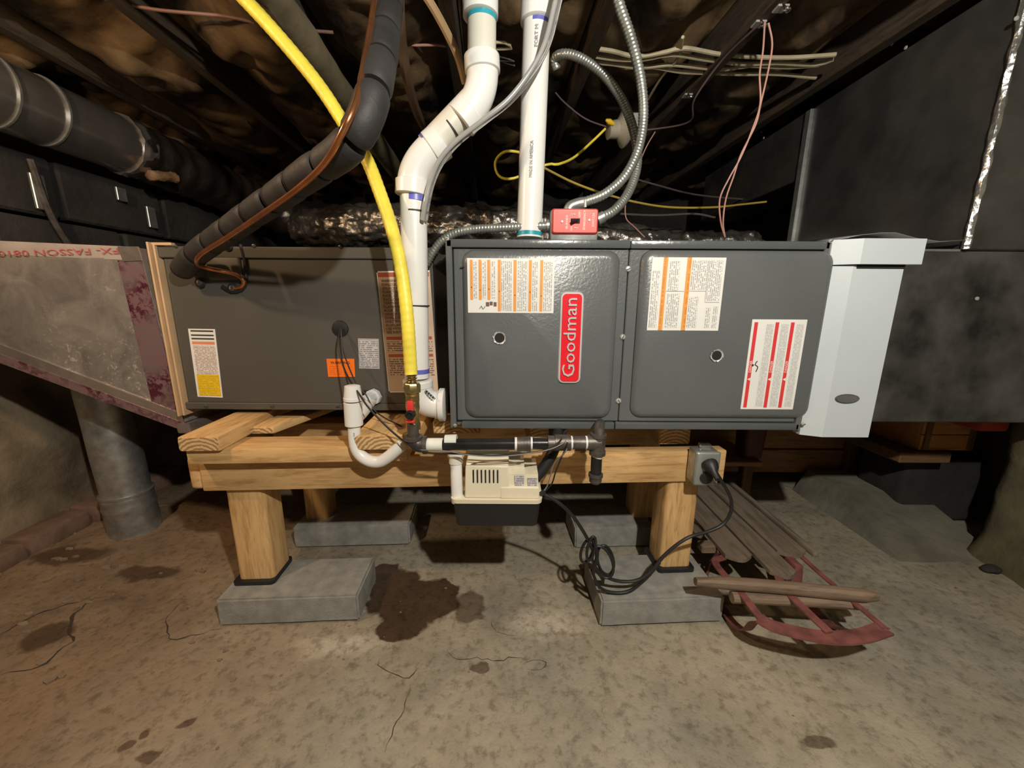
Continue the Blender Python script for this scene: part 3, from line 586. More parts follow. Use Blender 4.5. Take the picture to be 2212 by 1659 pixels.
M().add((vv, [[0, 1, 2], [0, 2, 3], [7, 6, 5, 4], [0, 4, 5, 1], [1, 5, 6, 2], [2, 6, 7, 3], [3, 7, 4, 0]])).build('duct_body', duct_board, pl, sharp=1)
def strip(pts, Y, m, name, lab=None, lift=.002):
    V = [Vector((x, ysurf(x, z)+(Y-PY)-lift, z)) for x, z in pts]+[Vector((x, ysurf(x, z)+(Y-PY), z)) for x, z in pts]
    o = M().add((V, [[0, 1, 2, 3], [7, 6, 5, 4], [0, 4, 5, 1], [1, 5, 6, 2], [2, 6, 7, 3], [3, 7, 4, 0]])).build(name, m, pl)
    if lab: tag(o, lab)
    return o
tt = strip([(xl, zt(xl)-.030), (xr, zt(xr)-.030), (xr, zt(xr)+.002), (xl, zt(xl)+.002)], PY, tape_white, 'printed_tape', 'pale tape with upside-down red printing along the top')
text('FX- FASSON 0810', .020, tape_ink, (-.972, PY-.0032, zt(-1.0)-.003), (-1, 0, -.03), (0, 0, -1), tt, ext=.0001, width=.30)
strip([(xr-.045, zt(xr)-.032), (xr, zt(xr)-.03), (xr, zt(xr)+.003), (xr-.05, zt(xr)+.003)], PY-.002, foil_tape, 'foil_patch')
strip([(xr-.075, zx(xr-.07)+.01), (xr-.002, zx(xr)+.01), (xr-.002, zt(xr)-.03), (xr-.06, zt(xr)-.03)], PY, tape_purple, 'side_tape', 'purple-red printed foil tape down the right edge')
strip([(xl, zx(xl)-.004), (xr, zx(xr)-.004), (xr, zx(xr)+.026), (xl, zx(xl)+.026)], PY-.001, foil_tape, 'bottom_tape', None, .003)
strip([(xl, zx(xl)-.032), (xr+.004, zx(xr)-.030), (xr+.004, zx(xr)-.003), (xl, zx(xl)-.003)], PY-.002, tape_purple, 'bottom_lip', 'crumpled purple-red tape on the lower edge', .003)
M().add(box(xr-.02, xr+.02, PY+.03, 1.45, zr0-.032, zr0-.002, .006, 2)).build('corner_fold', foil_tape, pl)
# round duct into floor
rd = thing('floor_pipe', 'upright galvanised round pipe running into the floor at left', 'pipe', (-1.33, 1.29, 0))
c0 = Vector((-1.395, 1.285, -.01))
M().add(tube([c0, c0+Vector((-.02, .0, .70))], .09, seg=36, straight=False, step=.01, rf=lambda L, a, t: .069+.0025*max(0, math.cos((L-.0)*2*PI/.055))**6*(1 if L < .17 else 0)+(.004 if L < .16 else 0)+.0012*N(math.cos(a), math.sin(a), L*4, 2))).build('pipe_wall', galv, rd)
M().add(tube([c0+Vector((-.004, 0, .155)), c0+Vector((-.004, 0, .163))], .0755, seg=36, straight=True)).build('crimp_band', galv, rd)
# ================================================================ ROUND DUCT + FLEX
du = thing('round_duct', 'round metal duct with a shiny band hanging at the upper left', 'duct', (-1.50, .9, 1.33))
RX, RZ = -1.47, 1.405
M().add(tube([(RX, .5, RZ), (RX-.02, 1.72, RZ)], .098, seg=40, step=.02, rf=lambda L, a, t: .098+.0025*(1 if abs((L % .26)-.13) < .006 else 0))).build('duct_wall', round_metal, du)
for y in (1.22, 1.345): M().add(tube([(RX-.01, y, RZ), (RX-.01, y+.006, RZ)], .1015, seg=40, straight=True)).build('crimp_ring', galv, du)
fx = thing('wrapped_flex_duct', 'dusty wrapped flexible duct continuing from the round metal duct', 'duct', (-1.5, 1.9, 1.28))
M().add(tube([(RX-.02, 1.62, RZ), (RX-.01, 1.9, RZ-.01), (RX+.03, 2.25, RZ-.04), (RX+.2, 2.5, RZ-.12)], .1, seg=36, step=.012, rf=lambda L, a, t: .103+.008*FB(math.cos(a), math.sin(a), L*3, 2.5)+.004*math.sin(L*70))).build('wrap', foil_dark, fx)
M().add(tube([(RX-.02, 1.60, RZ), (RX-.02, 1.66, RZ)], .1, seg=36, step=.006, rf=lambda L, a, t: .106+.010*N(math.cos(a)*2, math.sin(a)*2, L*20, 2))).build('tape_collar', foil_tape, fx)
p = at(270, 345, X=RX+.05); M().add(tube([(RX+.04, 1.66, RZ-.10), (RX+.08, 1.62, RZ-.105), (RX+.10, 1.70, RZ-.09)], .02, seg=12, step=.008, rf=lambda L, a, t: .018+.006*N(math.cos(a)*2, L*60, math.sin(a), 1))).build('torn_kraft', mat('torn_kraft', (.22, .13, .07), .6, 0, .3, 30, .8, .004, 50), fx)
ff = thing('foil_flex_duct', 'crinkled silver foil flexible duct lying behind the furnace', 'duct', (0, 1.78, 1.1))
def crk(L, a, t): return .078+.014*FB(math.cos(a), math.sin(a), L*2.4, 3)+.020*(abs(N(math.cos(a)*1.2, math.sin(a)*1.2, L*9, 1.6))-.2)+.010*abs(N(math.cos(a)*2.5, math.sin(a)*2.5, L*22, 2.1))
M().add(tube([(-1.0, 1.95, 1.16), (-.8, 1.84, 1.16), (-.5, 1.78, 1.155), (-.25, 1.77, 1.145), (.15, 1.77, 1.13), (.45, 1.77, 1.07), (.8, 1.77, 1.05), (1.05, 1.77, 1.05)], .085, seg=48, step=.006, rf=crk)).build('foil_sleeve', foil_flex, ff, sharp=180)
# more brown ducting/shapes in the dark behind

# ================================================================ FILTER CABINET + PLENUM (right)
fc = thing('filter_cabinet', 'pale grey filter cabinet cover with a dark oval emblem, right of furnace', 'filter cabinet', (.81, 1.1, FB_-.01))
M().add(box(.720, .898, FY+.03, 1.58, FB_, FT, .002)).build('housing', duct_lower, fc)
xL, xR = .724, .893
prof = [(xL, FY+.02), (xL, FY-.004), (xL+.043, FY-.022), (xR-.012, FY-.022), (xR+.004, FY-.006), (xR+.004, FY+.02)]
M().add(prism_z(prof, FB_-.014, FT-.052)).build('cover', cover_grey, fc, sharp=20)
prof2 = [(xL-.003, FY+.02), (xL-.003, FY-.008), (xL+.046, FY-.034), (xR+.014, FY-.034), (xR+.014, FY+.02)]
M().add(prism_z(prof2, FT-.050, FT+.004)).build('top_cap', cover_grey, fc, sharp=20)
M().add(box(xL+.05, xR-.01, FY-.0235, FY-.018, FT-.059, FT-.050, .001)).build('finger_gap', dark_gap, fc)
pc = at(1829, 861, Y=FY-.022); oo = [(pc.x+.029*math.cos(2*PI*k/28), pc.z+.0115*math.sin(2*PI*k/28)) for k in range(28)]
ov = M().add(prism_y(oo, FY-.0245, FY-.022)).build('emblem', oval_m, fc)
oo2 = [(pc.x+.0265*math.cos(2*PI*k/28), pc.z+.0095*math.sin(2*PI*k/28)) for k in range(28)]
M().add(prism_y(oo2, FY-.0255, FY-.0245)).build('emblem_field', mat('emblem_grey', (.17, .17, .18), .4, .3), ov)
M().add(box(.717, .727, FY-.004, FY+.03, FB_-.004, FT, .001)).build('metal_edge', galv, fc)
pn = thing('return_plenum', 'large dark sheet metal return plenum rising to the joists at right', 'duct', (1.25, 1.3, FB_))
lo = M().add(box(.90, 1.545, 1.0, 1.62, FB_-.005, FT-.004, .003)).build('lower_box', duct_lower, pn)
PX = 1.108; PYf = .99
M().add(box(PX, 1.545, PYf+.001, 1.62, FT-.006, 1.538, .003)).build('riser', duct_dark, pn)
M().add(tube([(PX-.001, PYf, FT-.004), (PX-.001, PYf, 1.535)], .008, seg=10, step=.01, rf=lambda L, a, t: .0075+.0035*N(L*30, a, 0, 1))).build('taped_corner', foil_mat('bright_tape', (.7, .7, .68), .22, .5, 50, .8), pn)
M().add(box(PX-.012, PX+.002, 1.60, 1.628, FT, 1.535, .002)).build('rear_cleat', galv, pn)
M().add(box(PX-.002, PX+.2, 1.63, 2.42, 1.30, 1.54, .003)).build('ceiling_trunk', duct_dark, pn)
M().add(box(.905, PX-.002, .998, 1.004, FT-.009, FT-.003, .001)).build('drive_cleat', galv, pn)
pts = [(1815, 514), (1860, 505), (1905, 500), (1935, 500), (1980, 512), (2030, 519), (2085, 516)]
V = []; 
for i, (x, y) in enumerate(pts):
    a_ = at(x, y+2, Y=.985); V += [a_, a_+Vector((0, .16, .006+.006*math.sin(i)))]
cu = M().add((V, [[2*i, 2*i+2, 2*i+3, 2*i+1] for i in range(len(pts)-1)])).build('loose_film', mat('clear_film', (.55, .55, .56), .2, 0, .05, trans=.6), pn)
sm = cu.modifiers.new('s', 'SOLIDIFY'); sm.thickness = .0015
for px, py in ((1927, 95), (1957, 103), (2195, 40), (1645, 285), (1650, 298), (2110, 645)):
    p_ = at(px, py, X=PX-.003); 
    if p_.y < 1.0 or py > 500: p_ = at(px, py, Y=.985 if py < 500 else .998)
    M().add(lathe(p_, (-1, 0, 0) if p_.y > 1 else (0, -1, 0), [(0, .005), (.002, .0045), (.003, .001)], 10)).build('screw', screw_m, pn)
# ================================================================ PVC FLUE PIPES
def pv(name, label, cat, pts, Y=None): return thing(name, label, cat, pts)
VY = .95
def P3(l): return [at(*q[:2], Y=q[2]) for q in l]
f1 = thing('flue_pipe', 'white PVC vent pipe with two bends joining the furnace left side', 'pipe', tuple(at(960, 870, Y=.965)))
A0 = at(1041, -60, Y=VY); A1 = at(1041, 130, Y=VY); B0 = at(1026, 215, Y=VY); B1 = at(925, 320, Y=VY); C0 = at(892, 395, Y=VY); C1 = at(901, 815, Y=VY)
r2i = .0302
M().add(cyl(A0, A1, r2i, 32)).build('upper_pipe', cream_pvc, f1); M().add(cyl(B0, B1, r2i, 32)).build('slanted_pipe', cream_pvc, f1); M().add(cyl(C0, C1, r2i, 32)).build('lower_pipe', white_pvc, f1)
def band(p, d, r, m, parent, L=.008, name='primer_band'): d = Vector(d).normalized(); return M().add(cyl(Vector(p)-d*L/2, Vector(p)+d*L/2, r, 32)).build(name, m, parent)
def elbow(p0, p1, p2, r, m, parent, name='elbow', hub=.038, L=.03):
    """smooth bend from p0 to p2 around corner p1 with raised hubs"""
    p0, p1, p2 = map(Vector, (p0, p1, p2)); pts = [((1-t)**2)*p0+2*t*(1-t)*p1+t*t*p2 for t in [i/14 for i in range(15)]]
    d0 = (p0-p1).normalized(); d2 = (p2-p1).normalized()
    mm = M().add(tube(pts, r, seg=32, straight=True)); o = mm.build(name, m, parent)
    for pp, d in ((p0, d0), (p2, d2)):
        M().add(lathe(pp-d*L*.3, d, [(0, r), (.002, hub), (L, hub), (L+.002, hub-.003), (L+.0022, r-.003)], 32)).build('hub', m, o)
    return o
e = elbow(at(1042, 148, Y=VY), at(1045, 205, Y=VY), at(1010, 245, Y=VY), .034, white_pvc, f1)
e = elbow(at(938, 318, Y=VY), at(893, 355, Y=VY), at(891, 400, Y=VY), .034, white_pvc, f1)
M().add(lathe(at(1038, -50, Y=VY), (A1-A0), [(0, .031), (.001, .037), (.070, .037), (.072, .031)], 32)).build('coupling', white_pvc, f1)
band(at(1041, 37, Y=VY), A1-A0, .0306, teal, f1, .020); band(at(896, 428, Y=VY), C1-C0, .0306, purple, f1, .018); band(at(921, 324, Y=VY).lerp(at(1026, 215, Y=VY), .12), B1-B0, .0306, purple, f1, .022)
band(at(901, 800, Y=VY), C1-C0, .0306, purple, f1, .011)
for px, py, d in ((896, 459, C1-C0), (900, 660, C1-C0), (973, 277, B1-B0)): band(at(px, py, Y=VY), d, .0308, ink, f1, .0032, 'black_ring')
band(at(1005, 243, Y=VY), B1-B0, .0306, ink, f1, .0015, 'black_ring')
e = elbow(at(903, 830, Y=VY), at(905, 872, Y=.955), at(945, 874, Y=.962), .035, white_pvc, f1, hub=.037, L=.016)
tag(e, 'lower bend carrying a small barcode sticker')
p = at(950, 874, Y=.962); M().add(lathe(p, (1, 0, 0), [(0, .040), (.001, .043), (.014, .043), (.016, .036)], 32)).build('flange', white_pvc, f1)
pb = at(928, 855, Y=.918); 
d1 = (at(945, 880, Y=.918)-at(912, 850, Y=.918)).normalized(); d2 = Vector((0, -1, 0)).cross(d1)*-1
if d2.z < 0: d2 = -d2
st_ = M().add(([pb-d1*.022-d2*.009, pb+d1*.022-d2*.009, pb+d1*.022+d2*.009, pb-d1*.022+d2*.009], [[0, 1, 2, 3]]))
for k in range(12): pass
s_ = M(); 
for k in range(14):
    c_ = pb+d1*(-.016+.0023*k)+d2*.003+Vector((0, -.0008, 0)); w_ = .0006+.0004*(k % 3)
    s_.add(([c_-d1*w_-d2*.003, c_+d1*w_-d2*.003, c_+d1*w_+d2*.003, c_-d1*w_+d2*.003], [[0, 1, 2, 3]]))
s_.build('barcode_marks', ink, e)
f2 = thing('vent_pipe', 'tall straight white PVC pipe rising from the furnace top', 'pipe', tuple(at(1145, 512, Y=.99)))
D0 = at(1163, -40, Y=.99); D1 = at(1143, 514, Y=.99)
M().add(cyl(D0, D1, .0302, 32)).build('pipe', white_pvc, f2)
M().add(lathe(at(1164, -35, Y=.99), (D1-D0), [(0, .031), (.001, .0375), (.072, .0375), (.075, .031)], 32)).build('coupling', white_pvc, f2)
band(at(1161, 50, Y=.99), D1-D0, .0306, purple, f2, .020); band(at(1143, 506, Y=.99), D1-D0, .0306, teal, f2, .009)
fpd = (D0-D1).normalized()
text('MADE IN AMERICA', .0105, grey_ink, at(1150, 382, Y=.957), fpd, Vector((-1, 0, 0)), f2, ext=.0001, width=.075)
text('FORT M', .0105, grey_ink, at(1162, 100, Y=.957), fpd, Vector((-1, 0, 0)), f2, ext=.0001, width=.04)
# ================================================================ REFRIGERANT LINES
inp = [(395, 582, 1.0), (425, 548, .96), (480, 508, .90), (545, 462, .84), (610, 418, .78), (665, 378, .73), (708, 350, .70), (745, 322, .675), (775, 284, .66), (797, 235, .665), (812, 180, .69), (826, 110, .75), (838, 20, .83), (843, -60, .87)]
fo = thing('refrigerant_line', 'thick black foam-insulated refrigerant line sweeping up to the left joists', 'insulated line', tuple(at(400, 575, Y=1.0)))
cp = catmull(P3(inp), .006); L = [0]
for i in range(1, len(cp)): L.append(L[-1]+(cp[i]-cp[i-1]).length)
segs = 13; tot = L[-1]
for k in range(segs):
    a_, b_ = tot*k/segs, tot*(k+1)/segs-.001; sub = [cp[i] for i in range(len(cp)) if a_ <= L[i] <= b_]
    if len(sub) < 3: continue
    rad = .0265
    def rf(Lx, a, t, rad=rad): return rad*(1-.10*abs(2*t-1)**16)+.0006*N(a, Lx*40, 0, 1)
    M().add(tube(sub, rad, seg=28, straight=True, rf=rf)).build('foam_sleeve', black_foam, fo)
    if k < 7: M().add(tube([sub[0]-(sub[1]-sub[0])*.2, sub[0]+(sub[1]-sub[0])*.4], rad*.96, seg=24, straight=True)).build('zip_tie', black_plastic, fo)
cpv = [(813, -40, .79), (806, 20, .77), (791, 110, .70), (772, 210, .64), (745, 275, .62), (703, 350, .66), (645, 406, .71), (564, 464, .78), (493, 512, .85), (440, 545, .90), (426, 560, .92), (428, 572, .955), (450, 580, .98), (485, 587, 1.0), (512, 594, 1.01), (527, 608, 1.015), (520, 620, 1.02), (504, 622, 1.025)]
tag(M().add(tube(P3(cpv), .0049, seg=12, step=.008)).build('copper_tube', copper), 'bare copper tube following the black foam line down to the coil cabinet', 'tube')
# ================================================================ GAS LINE
gy = thing('yellow_gas_line', 'bright yellow flexible gas hose curving down to the red-handled valve', 'gas line', tuple(at(888, 808, Y=.84)))
yp = [(470, -60, .94), (530, 0, .94), (590, 65, .94), (650, 135, .94), (700, 200, .94), (745, 270, .94), (790, 340, .93), (820, 415, .91), (848, 500, .885), (868, 590, .86), (880, 690, .845), (888, 808, .84)]
M().add(tube(P3(yp), .0138, seg=20, step=.004, rf=lambda L, a, t: .0142+.00035*math.sin(L*1100))).build('yellow_jacket', yellow, gy)
g0 = at(888, 806, Y=.84); g1 = at(891, 830, Y=.84)
M().add(tube([g0, g1], .011, seg=18, step=.0008, rf=lambda L, a, t: .0105+.0022*math.sin(L*1150))).build('corrugated_end', brass, gy)
gv = thing('gas_valve_fitting', 'brass fitting and ball valve with red lever below the yellow hose', 'valve', tuple(at(893, 935, Y=.84)))
def hexp(p, d, prof): return lathe(p, d, prof, 6)
dn = (at(893, 935, Y=.84)-at(890, 828, Y=.84)).normalized()
b0 = at(890, 826, Y=.84); Lp = (at(891, 852, Y=.84)-b0).length
M().add(lathe(b0, dn, [(0, .012), (.001, .0165), (.005, .019), (.022, .019), (.024, .0155), (.028, .0155)], 8)).build('flare_nut', brass, gv)
M().add(hexp(b0+dn*.028, dn, [(0, .0175), (.013, .0175)])).build('hex_body', brass, gv)
M().add(lathe(b0+dn*.041, dn, [(0, .014), (.004, .0155), (.018, .016), (.026, .014), (.045, .014), (.055, .0165), (.068, .0165), (.07, .013)], 20)).build('valve_body', brass, gv)
pv_ = at(887, 868, Y=.82); pe_ = at(887, 893, Y=.812); pk = at(886, 896, Y=.812)
M().add(box(pv_.x-.008, pv_.x+.007, .812, .822, pe_.z-.002, pv_.z+.003, .003, 2)).build('red_lever', red_handle, gv)
M().add(lathe(pk+Vector((0, .012, 0)), (0, -1, 0), [(0, .008), (.004, .011), (.016, .0105), (.017, .006), (.013, .004)], 18)).build('cap_nut', black_plastic, gv)
pr = at(887, 910, Y=.82); M().add(box(pr.x-.011, pr.x+.009, .815, .828, pr.z-.004, pr.z+.003, .002)).build('lever_stop', red_handle, gv)
gp = thing('iron_gas_pipe', 'black iron gas pipe with drip leg running below the furnace front', 'pipe', tuple(at(1288, 1045, Y=.82)))
GY = .82
v0 = at(892, 918, Y=GY); v1 = at(893, 946, Y=GY)
M().add(cyl(v0, v1, .0125, 20)).build('nipple', rust_iron, gp)
el = [at(893, 943, Y=GY), at(895, 962, Y=GY), at(918, 961, Y=GY)]
o = M().add(tube([((1-t)**2)*el[0]+2*t*(1-t)*el[1]+t*t*el[2] for t in [i/10 for i in range(11)]], .0175, seg=20, straight=True)).build('elbow', rust_iron, gp)
M().add(lathe(at(893, 941, Y=GY), (0, 0, -1), [(0, .017), (.001, .0205), (.009, .0205), (.01, .017)], 20)).build('elbow_collar', rust_iron, o)
M().add(lathe(at(914, 961, Y=GY), (1, 0, 0), [(0, .017), (.001, .0205), (.009, .0205), (.01, .017)], 20)).build('elbow_collar', rust_iron, o)
h0 = at(918, 961, Y=GY); h1 = at(1115, 959, Y=GY); M().add(cyl(h0, h1, .0134, 24)).build('long_pipe', black_iron, gp)
l0 = at(918, 950, Y=GY-.003); l1 = at(957, 950, Y=GY-.003)
M().add(tube([at(919, 960, Y=GY), at(957, 960, Y=GY)], .0145, seg=24, straight=True)).build('paper_wrap', mat('wrap_white', (.72, .74, .68), .5), gp)
M().add(tube([at(962, 953, Y=GY+.004), at(987, 952, Y=GY+.004)], .0145, seg=24, straight=True)).build('paper_wrap', bpy.data.materials['wrap_white'], gp)
zc = (h0.z+h1.z)/2
def hpipe(x0, x1, r, m, name, y=959, py2=None): return M().add(cyl(at(x0, y, Y=GY), at(x1, py2 or y, Y=GY), r, 22)).build(name, m, gp)
hpipe(1112, 1117, .0155, white_pvc, 'thread_tape'); hpipe(1117, 1142, .0165, rust_iron, 'union'); hpipe(1138, 1146, .0180, rust_iron, 'union_nut'); hpipe(1146, 1150, .0150, white_pvc, 'thread_tape', 958)
hpipe(1149, 1185, .0134, black_iron, 'nipple', 958); hpipe(1183, 1200, .017, rust_iron, 'union', 957); hpipe(1198, 1232, .0185, rust_iron, 'union_nut', 956); hpipe(1230, 1236, .0155, white_pvc, 'thread_tape', 956)
hpipe(1236, 1266, .015, rust_iron, 'nipple', 956); hpipe(1264, 1270, .0155, white_pvc, 'thread_tape', 956); hpipe(1268, 1296, .0178, rust_iron, 'tee_branch', 956)
M().add(lathe(at(1293, 936, Y=GY), (at(1290, 982, Y=GY)-at(1293, 936, Y=GY)), [(0, .014), (.001, .0185), (.008, .0185), (.009, .0165), (.040, .0165), (.041, .0185), (.050, .0185), (.051, .013)], 22)).build('tee', rust_iron, gp)
M().add(cyl(at(1290, 980, Y=GY), at(1288, 986, Y=GY), .014, 20)).build('thread_tape', white_pvc, gp)
M().add(cyl(at(1289, 984, Y=GY), at(1287, 1030, Y=GY), .0125, 20)).build('drip_leg', black_iron, gp)
M().add(lathe(at(1287, 1022, Y=GY), (0, 0, -1), [(0, .013), (.001, .0165), (.008, .0165), (.010, .0145), (.020, .014), (.025, .010)], 20)).build('cap', rust_iron, gp)
M().add(tube([at(1294, 938, Y=GY), at(1294, 925, Y=GY+.01), at(1296, 915, Y=.92)], .0125, seg=16)).build('riser', rust_iron, gp)
# ================================================================ CONDENSATE TRAP
tr = thing('condensate_trap', 'white PVC condensate trap with cap, hanging below the coil cabinet', 'drain trap', tuple(at(815, 1003, Y=.86)))
TY = .87
t0 = at(760, 838, Y=TY); t1 = at(765, 925, Y=TY)
M().add(lathe(at(761, 832, Y=TY), (t1-t0), [(0, .012), (.002, .0175), (.028, .0205), (.029, .0215), (.036, .0215), (.037, .018)], 28)).build('cap', white_pvc, tr)
M().add(lathe(at(762, 868, Y=TY), (t1-t0), [(0, .018), (.001, .0205), (.056, .0205), (.058, .015)], 28)).build('tee_body', white_pvc, tr)
U = [(765, 918), (766, 945), (770, 968), (781, 985), (800, 996), (820, 997), (838, 987), (855, 973), (868, 962)]
M().add(tube([at(x, y, Y=TY-.002*i) for i, (x, y) in enumerate(U)], .0142, seg=24, step=.006)).build('u_bend', white_pvc, tr)
M().add(tube([at(768, 905, Y=TY), at(785, 888, Y=TY+.05), at(800, 868, Y=1.0)], .0145, seg=20)).build('branch', white_pvc, tr)
pd = at(806, 858, Y=1.015); o = M().add(lathe(pd+Vector((0, .01, 0)), (-.15, -1, 0), [(0, .022), (.012, .022), (.014, .016), (.045, .0155), (.046, .008)], 8)).build('hex_nut', cover_grey, tr)
pt = at(785, 845, Y=TY+.02)
text('PVC-1120', .006, grey_ink, at(762, 985-50, Y=TY-.0155), (0, 0, -1), (1, 0, 0), tr, ext=.0001)
# ================================================================ CONDENSATE PUMP
PU = .80; pu = thing('condensate_pump', 'cream condensate pump on a black tank hung under the beam', 'pump', tuple(at(1072, 1140, Y=.85)))
zb = at(1072, 1140, Y=PU).z; zr = at(1072, 1088, Y=PU).z; x0 = at(975, 1088, Y=PU).x; x1 = at(1170, 1088, Y=PU).x; yb = .925
def taper(x0, x1, y0, y1, z0, z1, d, r=.014):
    p0 = rr_poly(x0+d, x1-d, y0+d, y1-d, r); p1 = rr_poly(x0, x1, y0, y1, r); n = len(p0)
    V = [Vector((x, y, z0)) for x, y in p0]+[Vector((x, y, z1)) for x, y in p1]
    return V, [list(range(n))[::-1], [n+i for i in range(n)]]+[[i, (i+1) % n, (i+1) % n+n, i+n] for i in range(n)]
M().add(taper(x0+.002, x1-.002, PU+.002, yb, zb, zr, .006)).build('tank', black_plastic, pu)
M().add(taper(x0-.002, x1+.002, PU-.002, yb, zr, zr+.010, .001)).build('lid_rim', cream_plastic, pu)
bx0 = at(1003, 1080, Y=PU).x; bx1 = at(1100, 1080, Y=PU).x; ztop = at(1050, 1010, Y=PU).z; zl = zr+.010
mc = M(); 
def frust(x0, x1, y0, y1, z0, z1, dx0, dx1, dy): 
    V = [(x0, y0, z0), (x1, y0, z0), (x1, y1, z0), (x0, y1, z0), (x0+dx0, y0+dy, z1), (x1-dx1, y0+dy, z1), (x1-dx1, y1, z1), (x0+dx0, y1, z1)]
    return [Vector(v) for v in V], [[3, 2, 1, 0], [4, 5, 6, 7], [0, 1, 5, 4], [1, 2, 6, 5], [2, 3, 7, 6], [3, 0, 4, 7]]
mcv = M().add(frust(bx0, bx1, PU+.006, yb-.02, zl, ztop, .003, .001, .002)).add(frust(bx0+.003, bx1-.001, PU+.008, yb-.02, ztop, ztop+.022, .004, .002, .03)).build('motor_cover', cream_plastic, pu)
bv = mcv.modifiers.new('b', 'BEVEL'); bv.width = .003; bv.segments = 2
for k in range(7):
    xx = at(1022+8.8*k, 1032, Y=PU).x; M().add(box(xx-.0016, xx+.0016, PU+.0055, PU+.010, at(1050, 1046, Y=PU).z, at(1050, 1018, Y=PU).z, .0005)).build('vent_slot', dark_gap, mcv)
sx1 = at(1166, 1070, Y=PU).x; zm = at(1130, 1055, Y=PU).z
sc_ = M().add(frust(bx1-.02, sx1, PU+.004, yb-.02, zl, zm, 0, .001, .001)).build('switch_housing', cream_plastic, pu); bv = sc_.modifiers.new('b', 'BEVEL'); bv.width = .0025; bv.segments = 2
s2_ = M().add(frust(bx1-.001, sx1-.003, PU+.012, yb-.02, zm-.002, at(1130, 1030, Y=PU).z, 0, .001, .003)).add(frust(bx1-.001, at(1134, 1020, Y=PU).x, PU+.014, yb-.02, at(1130, 1031, Y=PU).z, at(1115, 1014, Y=PU).z, 0, .001, .003)).build('sloped_top', cream_plastic, pu)
rr = px_rect(1112, 1026, 1132, 1052, PU+.012); M().add(prism_y([(rr[0], rr[2]), (rr[1], rr[2]), (rr[1], rr[3]), (rr[0], rr[3])], PU+.0105, PU+.0115)).build('rating_sticker', print_plate, pu)
rr = px_rect(1140, 1032, 1160, 1050, PU+.012); M().add(prism_y([(rr[0], rr[2]), (rr[1], rr[2]), (rr[1], rr[3]), (rr[0], rr[3])], PU+.0105, PU+.0115)).build('code_sticker', print_plate, pu)
M().add(tube([at(988, 1084, Y=PU+.02), at(986, 1030, Y=PU+.022), at(985, 985, Y=PU+.03)], .0135, seg=20)).build('inlet_stub', white_pvc, pu)
M().add(lathe(at(985, 1000, Y=PU+.028), (0, 0, 1), [(0, .0145), (.001, .0165), (.02, .0165), (.022, .013)], 20)).build('inlet_collar', cream_pvc, pu)
M().add(tube([at(1168, 1068, Y=PU+.02), at(1176, 1062, Y=PU+.02)], .006, seg=10)).build('strain_relief', black_rub, pu)
tag(M().add(tube(P3([(1207, 918, .95), (1204, 945, .90), (1195, 975, .87), (1178, 1005, .86), (1160, 1028, .855), (1150, 1040, .85)]), .0105, seg=16, step=.004, rf=lambda L, a, t: .0135)).build('drain_hose', black_rub), 'short black drain hose dropping from furnace underside to the pump', 'hose')
dpn = at(1204, 925, Y=.97); tag(M().add(lathe(Vector((dpn.x, .97, FB_)), (0, 0, -1), [(0, .032), (.012, .032), (.014, .024), (.05, .022)], 24)).build('drain_collar', black_plastic), 'black round drain collar under the furnace above the drain hose', 'fitting')
# pump power cord
CO = thing('pump_power_cord', 'black power cord from the pump, bunched in loops, plugged into the grey outlet box', 'cord', tuple(at(1340, 1255, Y=.93)))
c1 = [(1172, 1066, .83), (1205, 1085, .83), (1235, 1112, .84), (1258, 1145, .85), (1272, 1170, .86), (1281, 1190, .86)]
M().add(tube(P3(c1), .0042, seg=10, step=.006)).build('lead', black_rub, CO)
loops = []
def ring(cx, cy, rx, ry, tilt, Y, turns=1.0, a0=0, dy=0.0):
    out = []
    for k in range(int(18*turns)+1):
        a = a0+2*PI*k/18; x = rx*math.cos(a); y = ry*math.sin(a); t = R(tilt)
        out.append((cx+x*math.cos(t)-y*math.sin(t), cy+x*math.sin(t)+y*math.cos(t), Y+dy*math.sin(a*.7)+.004*k/18))
    return out
for rg in (ring(1268, 1190, 12, 26, 18, .862, 1.1), ring(1302, 1214, 20, 36, -22, .856, 2.1, .5, .004), ring(1308, 1210, 17, 32, -12, .866, 1.2, 1), ring(1277, 1185, 8, 26, 12, .852, 1.2)):
    M().add(tube(P3(rg), .0036, seg=8, step=.005)).build('loop', black_rub, CO)
M().add(tube(P3([(1281, 1165, .86), (1290, 1195, .857), (1287, 1215, .857), (1281, 1240, .86)]), .005, seg=8)).build('tie', black_plastic, CO)
c2 = [(1283, 1222, .86), (1300, 1240, .862), (1330, 1254, .865), (1370, 1255, .865), (1402, 1238, .865), (1440, 1195, .87), (1485, 1162, .87), (1530, 1148, .88), (1562, 1132, .885), (1579, 1105, .885), (1578, 1075, .885), (1562, 1045, .882), (1548, 1022, .878)]
M().add(tube(P3(c2), .0042, seg=10, step=.006)).build('lead', black_rub, CO)
c3 = [(1278, 1232, .865), (1295, 1268, .87), (1325, 1280, .872), (1360, 1276, .872), (1395, 1250, .87), (1425, 1215, .868)]
M().add(tube(P3(c3), .0040, seg=10, step=.006)).build('lead', black_rub, CO)
